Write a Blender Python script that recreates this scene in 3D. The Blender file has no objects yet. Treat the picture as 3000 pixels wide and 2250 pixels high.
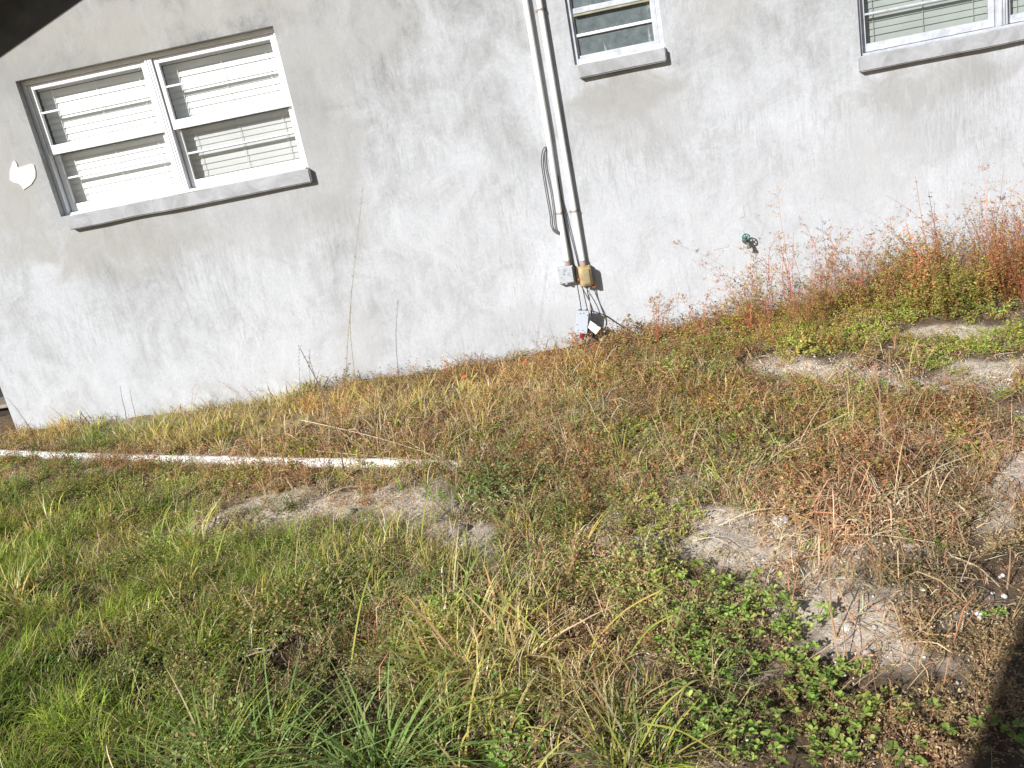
import bpy, bmesh, math, random
import numpy as np
from mathutils import Vector, Matrix, noise
random.seed(7); rng = np.random.default_rng(11)
S = bpy.context.scene
C = S.collection

# ------------------------------------------------------------------ camera
CZ = 1.5                      # eye height
WY = 5.878                    # distance to the stucco wall
YAW, PITCH, ROLL, F = -0.09407976, 0.27908409, -0.19486764, 2400.0
_f = np.array([math.sin(YAW)*math.cos(PITCH), math.cos(YAW)*math.cos(PITCH), -math.sin(PITCH)])
_r = np.array([math.cos(YAW), -math.sin(YAW), 0.0]); _u = np.cross(_r, _f)
R_ = math.cos(ROLL)*_r + math.sin(ROLL)*_u
U_ = -math.sin(ROLL)*_r + math.cos(ROLL)*_u
cd = bpy.data.cameras.new('camera'); cam = bpy.data.objects.new('camera', cd); C.objects.link(cam)
cd.sensor_width = 36; cd.lens = F/3000*36; cd.clip_start = .02; cd.clip_end = 500
cam.matrix_world = Matrix(((R_[0], U_[0], -_f[0], 0), (R_[1], U_[1], -_f[1], 0), (R_[2], U_[2], -_f[2], CZ), (0, 0, 0, 1)))
S.camera = cam
S.render.resolution_x = 1024; S.render.resolution_y = 768

# ------------------------------------------------------------------ light
L = Vector((0.78, 1.0, -0.66)).normalized()          # the way sunlight travels
w = bpy.data.worlds.new('World'); S.world = w; w.use_nodes = True
nt = w.node_tree; bg = nt.nodes['Background']; sky = nt.nodes.new('ShaderNodeTexSky')
sky.sky_type = 'NISHITA'; sky.sun_disc = False
sky.sun_elevation = math.asin(-L.z); sky.sun_rotation = math.atan2(-L.x, -L.y)
nt.links.new(sky.outputs[0], bg.inputs[0]); bg.inputs[1].default_value = 0.05
sd = bpy.data.lights.new('sun', 'SUN'); sun = bpy.data.objects.new('sun', sd); C.objects.link(sun)
sd.energy = 5.0; sd.angle = math.radians(.5); sd.color = (1, .975, .95)
sun.rotation_euler = L.to_track_quat('-Z', 'Y').to_euler()
S.view_settings.view_transform = 'Standard'; S.view_settings.look = 'None'
S.view_settings.exposure = 0.44; S.view_settings.gamma = 1
S.render.engine = 'CYCLES'

# ------------------------------------------------------------------ helpers
def ray(p):
    v = _f + (p[0]-1500)/F*R_ - (p[1]-1125)/F*U_
    return v
def onz(p, z=0.0):            # point of the photo at height z
    r = ray(p); k = (z-CZ)/r[2]; return Vector((r[0]*k, r[1]*k, z))
def ony(p, y):                # point of the photo at depth y
    r = ray(p); k = y/r[1]; return Vector((r[0]*k, y, CZ+r[2]*k))
def project(P):
    d = P-np.array([0, 0, CZ]); z = d@_f; z = np.where(z < .05, .05, z)
    return np.stack([1500+F*(d@R_)/z, 1125-F*(d@U_)/z], -1)

def tag(o, label=None, cat=None, group=None, kind=None):
    if label: o['label'] = label
    if cat: o['category'] = cat
    if group: o['group'] = group
    if kind: o['kind'] = kind
    return o
def empty(name, loc=(0, 0, 0)):
    o = bpy.data.objects.new(name, None); C.objects.link(o); o.location = loc; o.empty_display_size = .1
    return o
def obj(name, bm, mat, parent=None, smooth=False, world=True):
    me = bpy.data.meshes.new(name); bm.normal_update(); bm.to_mesh(me); bm.free(); me.materials.append(mat)
    if smooth:
        for p in me.polygons: p.use_smooth = True
    o = bpy.data.objects.new(name, me); C.objects.link(o)
    if parent is not None:
        o.parent = parent
        if world:             # geometry was given in world coordinates
            t = Vector(parent.location)
            pp = parent.parent
            while pp is not None: t = t+Vector(pp.location); pp = pp.parent
            me.transform(Matrix.Translation(-t))
    return o
def bx(bm, x0, x1, y0, y1, z0, z1, bev=0):
    g = bmesh.ops.create_cube(bm, size=1)
    vs = g['verts']
    for v in vs:
        v.co = Vector(((x0+x1)/2+v.co.x*(x1-x0), (y0+y1)/2+v.co.y*(y1-y0), (z0+z1)/2+v.co.z*(z1-z0)))
    if bev:
        es = list({e for v in vs for e in v.link_edges})
        bmesh.ops.bevel(bm, geom=es, offset=bev, segments=2, affect='EDGES', profile=.5)
def tube(bm, pts, r, n=8, cap=True):
    pts = [Vector(p) for p in pts]; rs = r if hasattr(r, '__len__') else [r]*len(pts)
    rings = []
    if cap and len(pts) > 1:                  # a ring just inside each end keeps the ends crisp
        d0 = (pts[1]-pts[0]); d1 = (pts[-2]-pts[-1]); e = .0015
        if d0.length > 3*e and d1.length > 3*e:
            r0 = rs[0]+(rs[1]-rs[0])*e/d0.length; r1 = rs[-1]+(rs[-2]-rs[-1])*e/d1.length
            pts = [pts[0], pts[0]+d0.normalized()*e]+pts[1:-1]+[pts[-1]+d1.normalized()*e, pts[-1]]; rs = [rs[0], r0]+list(rs[1:-1])+[r1, rs[-1]]
    for i, p in enumerate(pts):
        t = (pts[min(i+1, len(pts)-1)]-pts[max(i-1, 0)]).normalized()
        if i == 0: a = t.cross(Vector((0, 1, 0)) if abs(t.y) < .7 else Vector((1, 0, 0)))
        else: a = pa-t*pa.dot(t)               # carry the frame along, no twist
        a.normalize(); pa = a.copy(); b = t.cross(a)
        rings.append([bm.verts.new(p+(a*math.cos(k*2*math.pi/n)+b*math.sin(k*2*math.pi/n))*rs[i]) for k in range(n)])
    for i in range(len(rings)-1):
        for k in range(n):
            bm.faces.new((rings[i][k], rings[i][(k+1) % n], rings[i+1][(k+1) % n], rings[i+1][k]))
    if cap:
        bm.faces.new(rings[0][::-1]); bm.faces.new(rings[-1])
def smooth_path(pts, n=10):
    P = [Vector(p) for p in pts]; out = []
    for i in range(len(P)-1):
        p0 = P[max(i-1, 0)]; p1 = P[i]; p2 = P[i+1]; p3 = P[min(i+2, len(P)-1)]
        for k in range(n):
            t = k/n
            out.append(.5*((2*p1)+(-p0+p2)*t+(2*p0-5*p1+4*p2-p3)*t*t+(-p0+3*p1-3*p2+p3)*t*t*t))
    out.append(P[-1]); return out

# ------------------------------------------------------------------ materials
def mat(name, col=(.5, .5, .5), rough=.6, spec=.3, metal=0):
    m = bpy.data.materials.new(name); m.use_nodes = True
    b = m.node_tree.nodes['Principled BSDF']
    b.inputs['Base Color'].default_value = (*col, 1); b.inputs['Roughness'].default_value = rough
    b.inputs['Specular IOR Level'].default_value = spec; b.inputs['Metallic'].default_value = metal
    return m
def N(m, t, **k):
    n = m.node_tree.nodes.new(t)
    for a, v in k.items(): setattr(n, a, v)
    return n
def lk(m, a, b): m.node_tree.links.new(a, b)
def coords(m, scale=(1, 1, 1), loc=(0, 0, 0), rot=(0, 0, 0)):
    g = N(m, 'ShaderNodeNewGeometry'); mp = N(m, 'ShaderNodeMapping')
    mp.inputs['Scale'].default_value = scale; mp.inputs['Location'].default_value = loc; mp.inputs['Rotation'].default_value = rot
    lk(m, g.outputs['Position'], mp.inputs[0]); return mp.outputs[0]
def noise_n(m, vec, scale, detail=4, rough=.55, dist=0):
    n = N(m, 'ShaderNodeTexNoise'); n.inputs['Scale'].default_value = scale; n.inputs['Detail'].default_value = detail
    n.inputs['Roughness'].default_value = rough; n.inputs['Distortion'].default_value = dist
    lk(m, vec, n.inputs['Vector']); return n.outputs['Fac']
def ramp(m, fac, stops):
    r = N(m, 'ShaderNodeValToRGB'); e = r.color_ramp.elements
    while len(e) < len(stops): e.new(.5)
    for x, (p, c) in zip(e, stops):
        x.position = p; x.color = (*(c if hasattr(c, '__len__') else (c, c, c)), 1)
    lk(m, fac, r.inputs[0]); return r.outputs[0]
def mix(m, fac, a, b, mode='MIX'):
    n = N(m, 'ShaderNodeMix', data_type='RGBA', blend_type=mode)
    for s, v in ((n.inputs[0], fac), (n.inputs[6], a), (n.inputs[7], b)):
        if isinstance(v, (int, float)): s.default_value = v
        elif isinstance(v, tuple): s.default_value = (*v, 1)
        else: lk(m, v, s)
    return n.outputs[2]
def mth(m, op, a, b=0.0, clamp=False):
    n = N(m, 'ShaderNodeMath', operation=op, use_clamp=clamp)
    for s, v in ((n.inputs[0], a), (n.inputs[1], b)):
        if isinstance(v, (int, float)): s.default_value = v
        else: lk(m, v, s)
    return n.outputs[0]
def bump(m, h, dist, strength=1.0):
    b = N(m, 'ShaderNodeBump'); b.inputs['Distance'].default_value = dist; b.inputs['Strength'].default_value = strength
    lk(m, h, b.inputs['Height']); lk(m, b.outputs[0], m.node_tree.nodes['Principled BSDF'].inputs['Normal'])
def base(m, c): lk(m, c, m.node_tree.nodes['Principled BSDF'].inputs['Base Color'])

# grey troweled stucco with smears, scratches and lime streaks
M_wall = mat('stucco', rough=.85, spec=.15)
def stucco(m, lift=0.0):
    p = coords(m)
    n1 = noise_n(m, p, .75, 3, .5, .6)
    n2 = noise_n(m, coords(m, (1, 1, .8), rot=(0, .25, 0)), 3.4, 9, .62, 1.1)
    n3 = noise_n(m, coords(m, (9, 1, 1.3)), 1.6, 8, .68, .5)            # vertical drag marks
    n4 = noise_n(m, coords(m, (1, 1, 1)), 11, 7, .7, 2.2)
    n5 = noise_n(m, coords(m, (22, 3, 2.6), rot=(0, -.12, 0)), 2.3, 6, .75, .3)
    sep = N(m, 'ShaderNodeSeparateXYZ'); lk(m, p, sep.inputs[0])
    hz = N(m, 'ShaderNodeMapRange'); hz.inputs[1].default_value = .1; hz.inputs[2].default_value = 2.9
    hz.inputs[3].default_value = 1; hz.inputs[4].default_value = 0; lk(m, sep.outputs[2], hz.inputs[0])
    hx = N(m, 'ShaderNodeMapRange'); hx.inputs[1].default_value = -4.2; hx.inputs[2].default_value = -1.0
    hx.inputs[3].default_value = 0; hx.inputs[4].default_value = 1; lk(m, sep.outputs[0], hx.inputs[0])
    v = mth(m, 'ADD', mth(m, 'MULTIPLY', n1, .34), mth(m, 'MULTIPLY', n2, .40))
    v = mth(m, 'ADD', v, mth(m, 'MULTIPLY', n3, .20)); v = mth(m, 'ADD', v, mth(m, 'MULTIPLY', n4, .14))
    v = mth(m, 'ADD', v, mth(m, 'MULTIPLY', hz.outputs[0], .22)); v = mth(m, 'ADD', v, mth(m, 'MULTIPLY', hx.outputs[0], .07))  # darker upwards and leftwards: part dirt, part vignette painted into the colour
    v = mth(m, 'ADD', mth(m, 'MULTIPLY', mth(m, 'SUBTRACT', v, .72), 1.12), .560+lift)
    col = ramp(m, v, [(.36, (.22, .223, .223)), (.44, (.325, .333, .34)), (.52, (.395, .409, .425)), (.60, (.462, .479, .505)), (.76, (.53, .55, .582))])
    n6 = noise_n(m, coords(m, (38, 4, 5), rot=(0, .35, 0)), 2.0, 3, .6, 1.2)
    hl = ramp(m, n6, [(.60, 0.0), (.64, 1.0), (.66, 1.0), (.70, 0.0)])
    hm = ramp(m, noise_n(m, coords(m, loc=(7, 0, 1)), 2.3, 3, .6, .6), [(.46, 0.0), (.62, 1.0)])
    col = mix(m, mth(m, 'MULTIPLY', mth(m, 'MULTIPLY', hl, hm), .38), col, (.20, .20, .205))
    n7 = noise_n(m, coords(m, (1, 1, 1)), 60, 4, .8, .4)
    col = mix(m, 1.0, col, ramp(m, n7, [(.3, .90), (.7, 1.08)]), 'MULTIPLY')
    # dark trowel scratches, gathered in patches
    msk = ramp(m, noise_n(m, coords(m, loc=(3, 0, 7)), 1.5, 3, .5, .4), [(.50, 0.0), (.66, 1.0)])
    sc = ramp(m, n5, [(.56, 0.0), (.66, 1.0)])
    sc2 = ramp(m, noise_n(m, coords(m, (1, 1, 1), rot=(0, .6, 0)), 26, 5, .8, 1.5), [(.60, 0.0), (.70, 1.0)])
    f = mth(m, 'MULTIPLY', mth(m, 'MULTIPLY', msk, mth(m, 'ADD', sc, sc2), True), .38)
    col = mix(m, f, col, (.24, .24, .245))
    # pale lime rubbed on
    msk2 = ramp(m, noise_n(m, coords(m, loc=(11, 0, 3)), 2.0, 4, .6, .8), [(.52, 0.0), (.72, 1.0)])
    sc3 = ramp(m, noise_n(m, coords(m, (7, 1, 1.2), loc=(2, 0, 0)), 5.0, 5, .7, .5), [(.52, 0.0), (.64, 1.0)])
    col = mix(m, mth(m, 'MULTIPLY', mth(m, 'MULTIPLY', msk2, sc3, True), .18), col, (.66, .67, .69))
    # brownish grime low on the wall
    lowz = N(m, 'ShaderNodeMapRange'); lowz.inputs[1].default_value = .0; lowz.inputs[2].default_value = .28
    lowz.inputs[3].default_value = 1; lowz.inputs[4].default_value = 0; lk(m, sep.outputs[2], lowz.inputs[0])
    gr = mth(m, 'MULTIPLY', lowz.outputs[0], ramp(m, noise_n(m, p, 5, 5, .65, .4), [(.42, 0.0), (.62, .8)]))
    col = mix(m, mth(m, 'MULTIPLY', gr, .8), col, (.29, .285, .26))
    # soot-like stains under and beside openings (x0, x1, z0, z1)
    base(m, col)
    h = mth(m, 'ADD', mth(m, 'MULTIPLY', n2, .5), mth(m, 'ADD', mth(m, 'MULTIPLY', n5, .12), mth(m, 'MULTIPLY', n4, .22)))
    bump(m, h, .012, .75)
    return col, sep
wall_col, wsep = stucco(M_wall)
def stain_dim(m, col, sep, cx, cz, rx, rz, tint, amt):
    a = mth(m, 'DIVIDE', mth(m, 'SUBTRACT', sep.outputs[0], cx), rx); b = mth(m, 'DIVIDE', mth(m, 'SUBTRACT', sep.outputs[2], cz), rz)
    d = mth(m, 'ADD', mth(m, 'MULTIPLY', a, a), mth(m, 'MULTIPLY', b, b))
    nz = noise_n(m, coords(m, loc=(cx*3, 0, cz)), 3.2, 6, .6, 1.2)
    d = mth(m, 'ADD', d, mth(m, 'MULTIPLY', mth(m, 'SUBTRACT', nz, .5), 3.2))
    f = N(m, 'ShaderNodeMapRange', interpolation_type='SMOOTHSTEP')
    f.inputs[1].default_value = 1.15; f.inputs[2].default_value = 0.0; f.inputs[3].default_value = 0; f.inputs[4].default_value = amt
    lk(m, d, f.inputs[0]); return mix(m, f.outputs[0], col, tint)
for s in [(-3.6, 2.65, 1.7, .55, (.33, .333, .32), .6), (-3.95, 2.1, .55, .7, (.33, .33, .318), .6), (-2.0, 1.3, .8, .3, (.36, .36, .36), .5), (-3.2, 1.36, .85, .26, (.33, .325, .30), .7), (-1.5, 1.9, .32, .9, (.34, .34, .335), .6), (-2.4, 2.75, 1.5, .22, (.36, .355, .33), .65),  # first two deepen the upper left: part dirt, part painted vignette
          (-1.2, 2.45, .6, .35, (.37, .37, .365), .55), (.6, 1.68, .42, .16, (.31, .305, .28), .7), (.65, 1.5, .5, .3, (.35, .35, .35), .5), (1.25, 2.2, .35, .3, (.40, .395, .385), .5),
          (2.55, 1.34, .62, .2, (.32, .32, .31), .75), (2.5, 1.1, .35, .3, (.36, .37, .38), .5), (-3.9, 2.0, .35, .6, (.37, .365, .345), .55), (-.25, .18, .5, .22, (.40, .41, .42), .5),
          (2.1, .95, .4, .35, (.42, .425, .43), .5), (-1.6, .35, .25, .3, (.42, .42, .42), .5)]:
    wall_col = stain_dim(M_wall, wall_col, wsep, *s)
# scraped places: broken vertical drag marks, dark and pale, inside small areas
_sv = coords(M_wall, (34, 4, 4.5)); _n8 = noise_n(M_wall, _sv, 1.7, 6, .75, .5)
_dk = ramp(M_wall, _n8, [(.50, 0.0), (.58, 1.0)]); _lt = ramp(M_wall, noise_n(M_wall, coords(M_wall, (34, 4, 3.5), loc=(5, 0, 2)), 1.7, 6, .75, .5), [(.50, 0.0), (.60, 1.0)])
def area(areas):
    tot = None
    for cx, cz, rx, rz in areas:
        a = mth(M_wall, 'DIVIDE', mth(M_wall, 'SUBTRACT', wsep.outputs[0], cx), rx); b = mth(M_wall, 'DIVIDE', mth(M_wall, 'SUBTRACT', wsep.outputs[2], cz), rz)
        d = mth(M_wall, 'ADD', mth(M_wall, 'MULTIPLY', a, a), mth(M_wall, 'MULTIPLY', b, b)); e = mth(M_wall, 'POWER', 2.0, mth(M_wall, 'MULTIPLY', d, -1.6))
        tot = e if tot is None else mth(M_wall, 'ADD', tot, e, True)
    return tot
_A = area([(2.75, 1.2, .35, .22), (2.7, .95, .3, .14), (1.5, 1.12, .14, .16), (1.35, 1.35, .12, .1), (-.35, 1.05, .12, .2), (-.25, 1.35, .1, .25), (-.42, .72, .1, .07), (-.55, 1.9, .12, .1), (.55, 1.25, .4, .25), (-3.6, .8, .4, .25), (-2.6, 1.0, .35, .3), (-1.6, 1.15, .3, .2), (-.9, .15, .3, .12), (-.35, .16, .3, .12), (3.1, 1.1, .3, .3), (1.9, 1.3, .25, .25), (1.0, 2.25, .3, .25), (-2.4, .55, .3, .18)])
wall_col = mix(M_wall, mth(M_wall, 'MULTIPLY', mth(M_wall, 'MULTIPLY', _A, _dk), .30), wall_col, (.23, .235, .245))
wall_col = mix(M_wall, mth(M_wall, 'MULTIPLY', mth(M_wall, 'MULTIPLY', _A, _lt), .18), wall_col, (.62, .64, .67))
base(M_wall, wall_col)
M_sill = mat('sill_stucco', rough=.85, spec=.15)
p = coords(M_sill); base(M_sill, ramp(M_sill, noise_n(M_sill, p, 7, 8, .65, 1), [(.3, (.27, .275, .28)), (.5, (.355, .365, .38)), (.75, (.46, .475, .50))]))
bump(M_sill, noise_n(M_sill, p, 20, 6, .6), .006, .7)

M_soffit = mat('soffit_boards', (.10, .10, .095), .8)
p = coords(M_soffit); base(M_soffit, ramp(M_soffit, noise_n(M_soffit, p, 6, 5), [(.3, (.05, .05, .05)), (.7, (.10, .10, .095))]))
M_roof = mat('shingles', (.12, .11, .10), .9)
p = coords(M_roof); base(M_roof, ramp(M_roof, noise_n(M_roof, p, 14, 5), [(.3, (.07, .065, .06)), (.7, (.16, .15, .14))]))

def painted(name, col, dirt, rough=.4, sc=9, lo=.45, hi=.75):
    m = mat(name, col, rough, .45); q = coords(m)
    base(m, ramp(m, noise_n(m, q, sc, 7, .65, .4), [(lo, dirt), (hi, col)])); return m
M_frame = painted('white_frame', (.84, .85, .87), (.70, .71, .73), .35, 11, .30, .5)
M_frame2 = painted('grey_frame', (.56, .58, .62), (.40, .42, .46), .45, 14, .35, .6)  # greyer base colour than the white frame
M_blind = painted('blind_slats', (.80, .81, .80), (.72, .74, .72), .55, 3, .3, .6)
M_blind2 = painted('blind_slats_dull', (.52, .54, .53), (.44, .46, .46), .6, 3, .3, .6)
M_groove = mat('frame_groove', (.10, .10, .11), .6)
M_dark = mat('room_dark', (.02, .02, .022), .9)

def glassy(name, tint, gl=.10, rough=.02):
    m = bpy.data.materials.new(name); m.use_nodes = True; n = m.node_tree.nodes; n.clear()
    o = n.new('ShaderNodeOutputMaterial'); t = n.new('ShaderNodeBsdfTransparent'); g = n.new('ShaderNodeBsdfGlossy')
    t.inputs[0].default_value = (*tint, 1); g.inputs['Roughness'].default_value = rough
    fr = n.new('ShaderNodeMath'); fr.operation = 'POWER'; fr.inputs[1].default_value = 4; lw = n.new('ShaderNodeLayerWeight'); lw.inputs[0].default_value = .5; lk(m, lw.outputs['Facing'], fr.inputs[0])
    ad = n.new('ShaderNodeMath'); ad.operation = 'ADD'; ad.inputs[1].default_value = gl
    mx = n.new('ShaderNodeMixShader'); lk(m, fr.outputs[0], ad.inputs[0]); lk(m, ad.outputs[0], mx.inputs[0])
    lk(m, t.outputs[0], mx.inputs[1]); lk(m, g.outputs[0], mx.inputs[2]); lk(m, mx.outputs[0], o.inputs[0]); return m
M_glass = glassy('window_glass', (.97, .98, .98), .03)
M_glass_dim = glassy('window_glass_dim', (.74, .75, .75), .05, .1)
M_glass_g = glassy('window_glass_tinted', (.80, .83, .81), .05, .1)  # tinted, less clear than the plain window glass
# obscure bathroom glass: dull grey green, cloudy, a few white scuffs
M_frost = mat('obscure_glass', rough=.32, spec=.4)
q = coords(M_frost)
fc = ramp(M_frost, noise_n(M_frost, q, 16, 8, .7, .3), [(.30, (.075, .095, .10)), (.5, (.115, .14, .145)), (.72, (.18, .205, .20))])
fw = ramp(M_frost, noise_n(M_frost, coords(M_frost, (5, 1, 2.2), loc=(3.2, 0, 2.1), rot=(0, .5, 0)), 1.7, 5, .55, 1.0), [(.65, 0.0), (.71, .75)])
base(M_frost, mix(M_frost, fw, fc, (.62, .68, .67)))
bump(M_frost, noise_n(M_frost, q, 90, 3, .5), .003, .5)

# ------------------------------------------------------------------ house
house = empty('house', (-4.443, WY, 0))
tag(house, 'grey stucco gable wall of a house with three white framed windows above the weeds', 'house')
X0, X1, RX = -4.443, 6.2, .8
SL = .342
def fz(x):                    # underside of the rake at the wall
    o = .5; return 2.709+SL*(x+.78*o+3.58)+.66*o+.02
def rz(x): return fz(x) if x <= RX else fz(RX)-SL*(x-RX)
OP = [(-3.548+.02, -1.667, 1.615, 2.551), (.275, .884, 1.925, 2.551), (2.131, 3.98, 1.622, 2.551)]
xs = sorted({X0, X1, RX} | {o[0] for o in OP} | {o[1] for o in OP}); zs = sorted({-.4, 1.2} | {o[2] for o in OP} | {o[3] for o in OP})
bm = bmesh.new(); VV = {}
def vt(x, y, z):
    k = (round(x, 4), round(y, 4), round(z, 4))
    if k not in VV: VV[k] = bm.verts.new(k)
    return VV[k]
def hole(x, z): return any(o[0] < x < o[1] and o[2] < z < o[3] for o in OP)
for i in range(len(xs)-1):
    for j in range(len(zs)-1):
        if not hole((xs[i]+xs[i+1])/2, (zs[j]+zs[j+1])/2):
            bm.faces.new([vt(xs[i], WY, zs[j]), vt(xs[i+1], WY, zs[j]), vt(xs[i+1], WY, zs[j+1]), vt(xs[i], WY, zs[j+1])])
    bm.faces.new([vt(xs[i], WY, zs[-1]), vt(xs[i+1], WY, zs[-1]), vt(xs[i+1], WY, rz(xs[i+1])+.02), vt(xs[i], WY, rz(xs[i])+.02)])
RD = .2
for (a, b, c, d) in OP:
    for q4 in [((a, c), (a, d)), ((a, d), (b, d)), ((b, d), (b, c)), ((b, c), (a, c))]:
        (xa, za), (xb, zb) = q4
        bm.faces.new([vt(xa, WY, za), vt(xb, WY, zb), vt(xb, WY+RD, zb), vt(xa, WY+RD, za)])
BY = 13.5
for xx in (X0, X1):
    bm.faces.new([vt(xx, WY, -.4), vt(xx, WY, rz(xx)+.02), vt(xx, BY, rz(xx)+.02), vt(xx, BY, -.4)])
bm.faces.new([vt(X0, BY, -.4), vt(X1, BY, -.4), vt(X1, BY, rz(X1)), vt(RX, BY, rz(RX)), vt(X0, BY, rz(X0))])
bmesh.ops.recalc_face_normals(bm, faces=bm.faces)
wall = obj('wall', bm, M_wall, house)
# roof with deep rakes: dark soffit below, fascia, shingles above
bm = bmesh.new(); bm2 = bmesh.new(); bm3 = bmesh.new()
for (xa, xb) in ((X0-.5, RX), (RX, X1+.5)):
    za, zb = rz(xa), rz(xb)
    def slab(b, y0, y1, o0, o1, xa=xa, xb=xb, za=za, zb=zb):
        v = [b.verts.new(p) for p in [(xa, y0, za+o0), (xb, y0, zb+o0), (xb, y1, zb+o0), (xa, y1, za+o0), (xa, y0, za+o1), (xb, y0, zb+o1), (xb, y1, zb+o1), (xa, y1, za+o1)]]
        for f in ((3, 2, 1, 0), (4, 5, 6, 7), (0, 1, 5, 4), (1, 2, 6, 5), (2, 3, 7, 6), (3, 0, 4, 7)): b.faces.new([v[i] for i in f])
    slab(bm, WY-.54, BY+.5, .18, .22)
    slab(bm2, WY-.497, BY+.4, .0, .05)
    slab(bm3, WY-.52, WY-.497, -.0, .18)
roof = obj('roof', bm, M_roof, house)
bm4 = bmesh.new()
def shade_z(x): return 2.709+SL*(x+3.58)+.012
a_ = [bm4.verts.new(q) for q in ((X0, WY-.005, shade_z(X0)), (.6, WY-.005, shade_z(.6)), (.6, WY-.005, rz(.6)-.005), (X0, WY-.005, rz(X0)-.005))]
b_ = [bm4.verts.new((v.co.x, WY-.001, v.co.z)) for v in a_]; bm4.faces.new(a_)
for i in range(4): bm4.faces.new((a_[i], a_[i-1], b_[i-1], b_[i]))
bmesh.ops.recalc_face_normals(bm4, faces=bm4.faces); obj('rake_shade_sheet', bm4, M_soffit, roof)  # dark sheet added on the wall to deepen the rake's shade
obj('soffit', bm2, M_soffit, roof); obj('fascia', bm3, M_soffit, roof)
# skim of white patching plaster on the wall
bm = bmesh.new()
pts = [(85, 1050), (100, 1045), (112, 1060), (118, 1085), (150, 1078), (200, 1062), (222, 1070), (233, 1110), (232, 1150), (205, 1195), (155, 1230), (142, 1205), (122, 1190), (90, 1182), (66, 1165), (66, 1110)]
wp_ = [ony((a/2.212, b/2.212), WY) for a, b in pts]
v0 = [bm.verts.new((q.x, WY-.006, q.z)) for q in wp_]; cc = sum(wp_, Vector())/len(wp_)
v1 = [bm.verts.new((q.x+(q.x-cc.x)*.06, WY+.004, q.z+(q.z-cc.z)*.06)) for q in wp_]
bm.faces.new(v0)
for i in range(len(v0)): bm.faces.new((v0[i], v0[i-1], v1[i-1], v1[i]))
bmesh.ops.recalc_face_normals(bm, faces=bm.faces)
M_plaster = painted('white_plaster', (.70, .70, .66), (.60, .60, .56), .8, 20)
tag(obj('plaster_patch', bm, M_plaster, house), 'white plaster patch left of the window')
M_lime = painted('lime', (.54, .555, .575), (.47, .485, .50), .85, 16)

for (xa, xb, za, zb) in ((1.03, 1.14, .530, .562), (1.235, 1.275, .72, .80), (1.27, 1.32, .36, .46)):
    bm = bmesh.new(); q = [bm.verts.new(c_) for c_ in ((xa, WY-.003, za), (xb, WY-.003, za+.006), (xb-.004, WY-.003, zb), (xa+.006, WY-.003, zb-.004))]; bm.faces.new(q)
    q2 = [bm.verts.new((v.co.x, WY+.002, v.co.z)) for v in q]
    for i in range(4): bm.faces.new((q[i], q[i-1], q2[i-1], q2[i]))
    bmesh.ops.recalc_face_normals(bm, faces=bm.faces); tag(obj('plaster_patch', bm, M_lime, house), 'small pale lime patch near the tap')
def frame_ring(bm, x0, x1, z0, z1, t, y0, y1, tb=None, tt=None):
    tb = t if tb is None else tb; tt = t if tt is None else tt
    bx(bm, x0, x0+t, y0, y1, z0, z1, .003); bx(bm, x1-t, x1, y0, y1, z0, z1, .003)
    bx(bm, x0+t, x1-t, y0+.001, y1-.001, z0, z0+tb, .003); bx(bm, x0+t, x1-t, y0+.001, y1-.001, z1-tt, z1, .003)
def pl(bm, x0, x1, y, z0, z1):
    bm.faces.new([bm.verts.new(q) for q in ((x0, y, z0), (x1, y, z0), (x1, y, z1), (x0, y, z1))])
def blinds(parent, x0, x1, z0, z1, y, m, pitch=.043, lab=None):
    bm = bmesh.new(); bx(bm, x0, x1, y-.012, y+.012, z1-.035, z1, .002)
    z = z1-.04; n = 0
    while z > z0:
        lift = random.uniform(-.0015, .0015); zz = max(z-pitch-.006, z0-.01)
        # slightly curved slat, tilted shut: top leans in, bottom leans out
        prof = [(y+.005, z), (y-.0005+lift, (z+zz)/2), (y-.004+lift, zz)]
        a = [bm.verts.new((x0, q, r)) for q, r in prof]; b = [bm.verts.new((x1, q, r)) for q, r in prof]
        for i in range(2): bm.faces.new((a[i], b[i], b[i+1], a[i+1]))
        z -= pitch; n += 1
    o = obj('blind', bm, m, parent)
    bm = bmesh.new()
    for k in (.12, .5, .88):
        xx = x0+(x1-x0)*k; bx(bm, xx-.0012, xx+.0012, y-.016, y-.013, z0+.01, z1-.03)
    obj('blind_cord', bm, m, parent)
def hung_unit(win, x0, x1, z0, z1, yf, mf, mb, glow, gup, off=0, mf_=(.58, .5)):
    """one single hung sash pair between x0..x1"""
    zm = (z0+z1)/2-.005
    bm = bmesh.new(); frame_ring(bm, x0+.003, x1-.003, zm-.030, z1-.003, .034, yf, yf+.030, tb=.064, tt=.034)
    obj('upper_sash', bm, mf, win)
    bm = bmesh.new(); frame_ring(bm, x0+.008, x1-.008, z0+.004, zm+.012, .034, yf+.034, yf+.060, tb=.052, tt=.030)
    obj('lower_sash', bm, mf, win)
    bm = bmesh.new(); pl(bm, x0+.03, x1-.03, yf+.016, zm+.03, z1-.03); obj('pane', bm, gup, win)
    bm = bmesh.new(); pl(bm, x0+.03, x1-.03, yf+.047, z0+.05, zm-.015); obj('pane', bm, glow, win)
    for (ya, yb, zc) in ((yf+.004, yf+.024, zm+.035+(z1-zm-.07)*mf_[0]), (yf+.038, yf+.056, z0+.055+(zm-z0-.07)*mf_[1])):
        bm = bmesh.new(); bx(bm, x0+.033, x1-.033, ya, yb, zc-.0065, zc+.0065, .002); obj('muntin', bm, mf, win)
    bm = bmesh.new(); bx(bm, x0+.03, x1-.03, yf+.0325, yf+.0335, zm-.036, zm-.0305); obj('glazing_line', bm, M_groove, win)
    blinds(win, x0+.012, x1-.012, z0+.02, z1-.005, yf+.105+off, mb)
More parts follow.
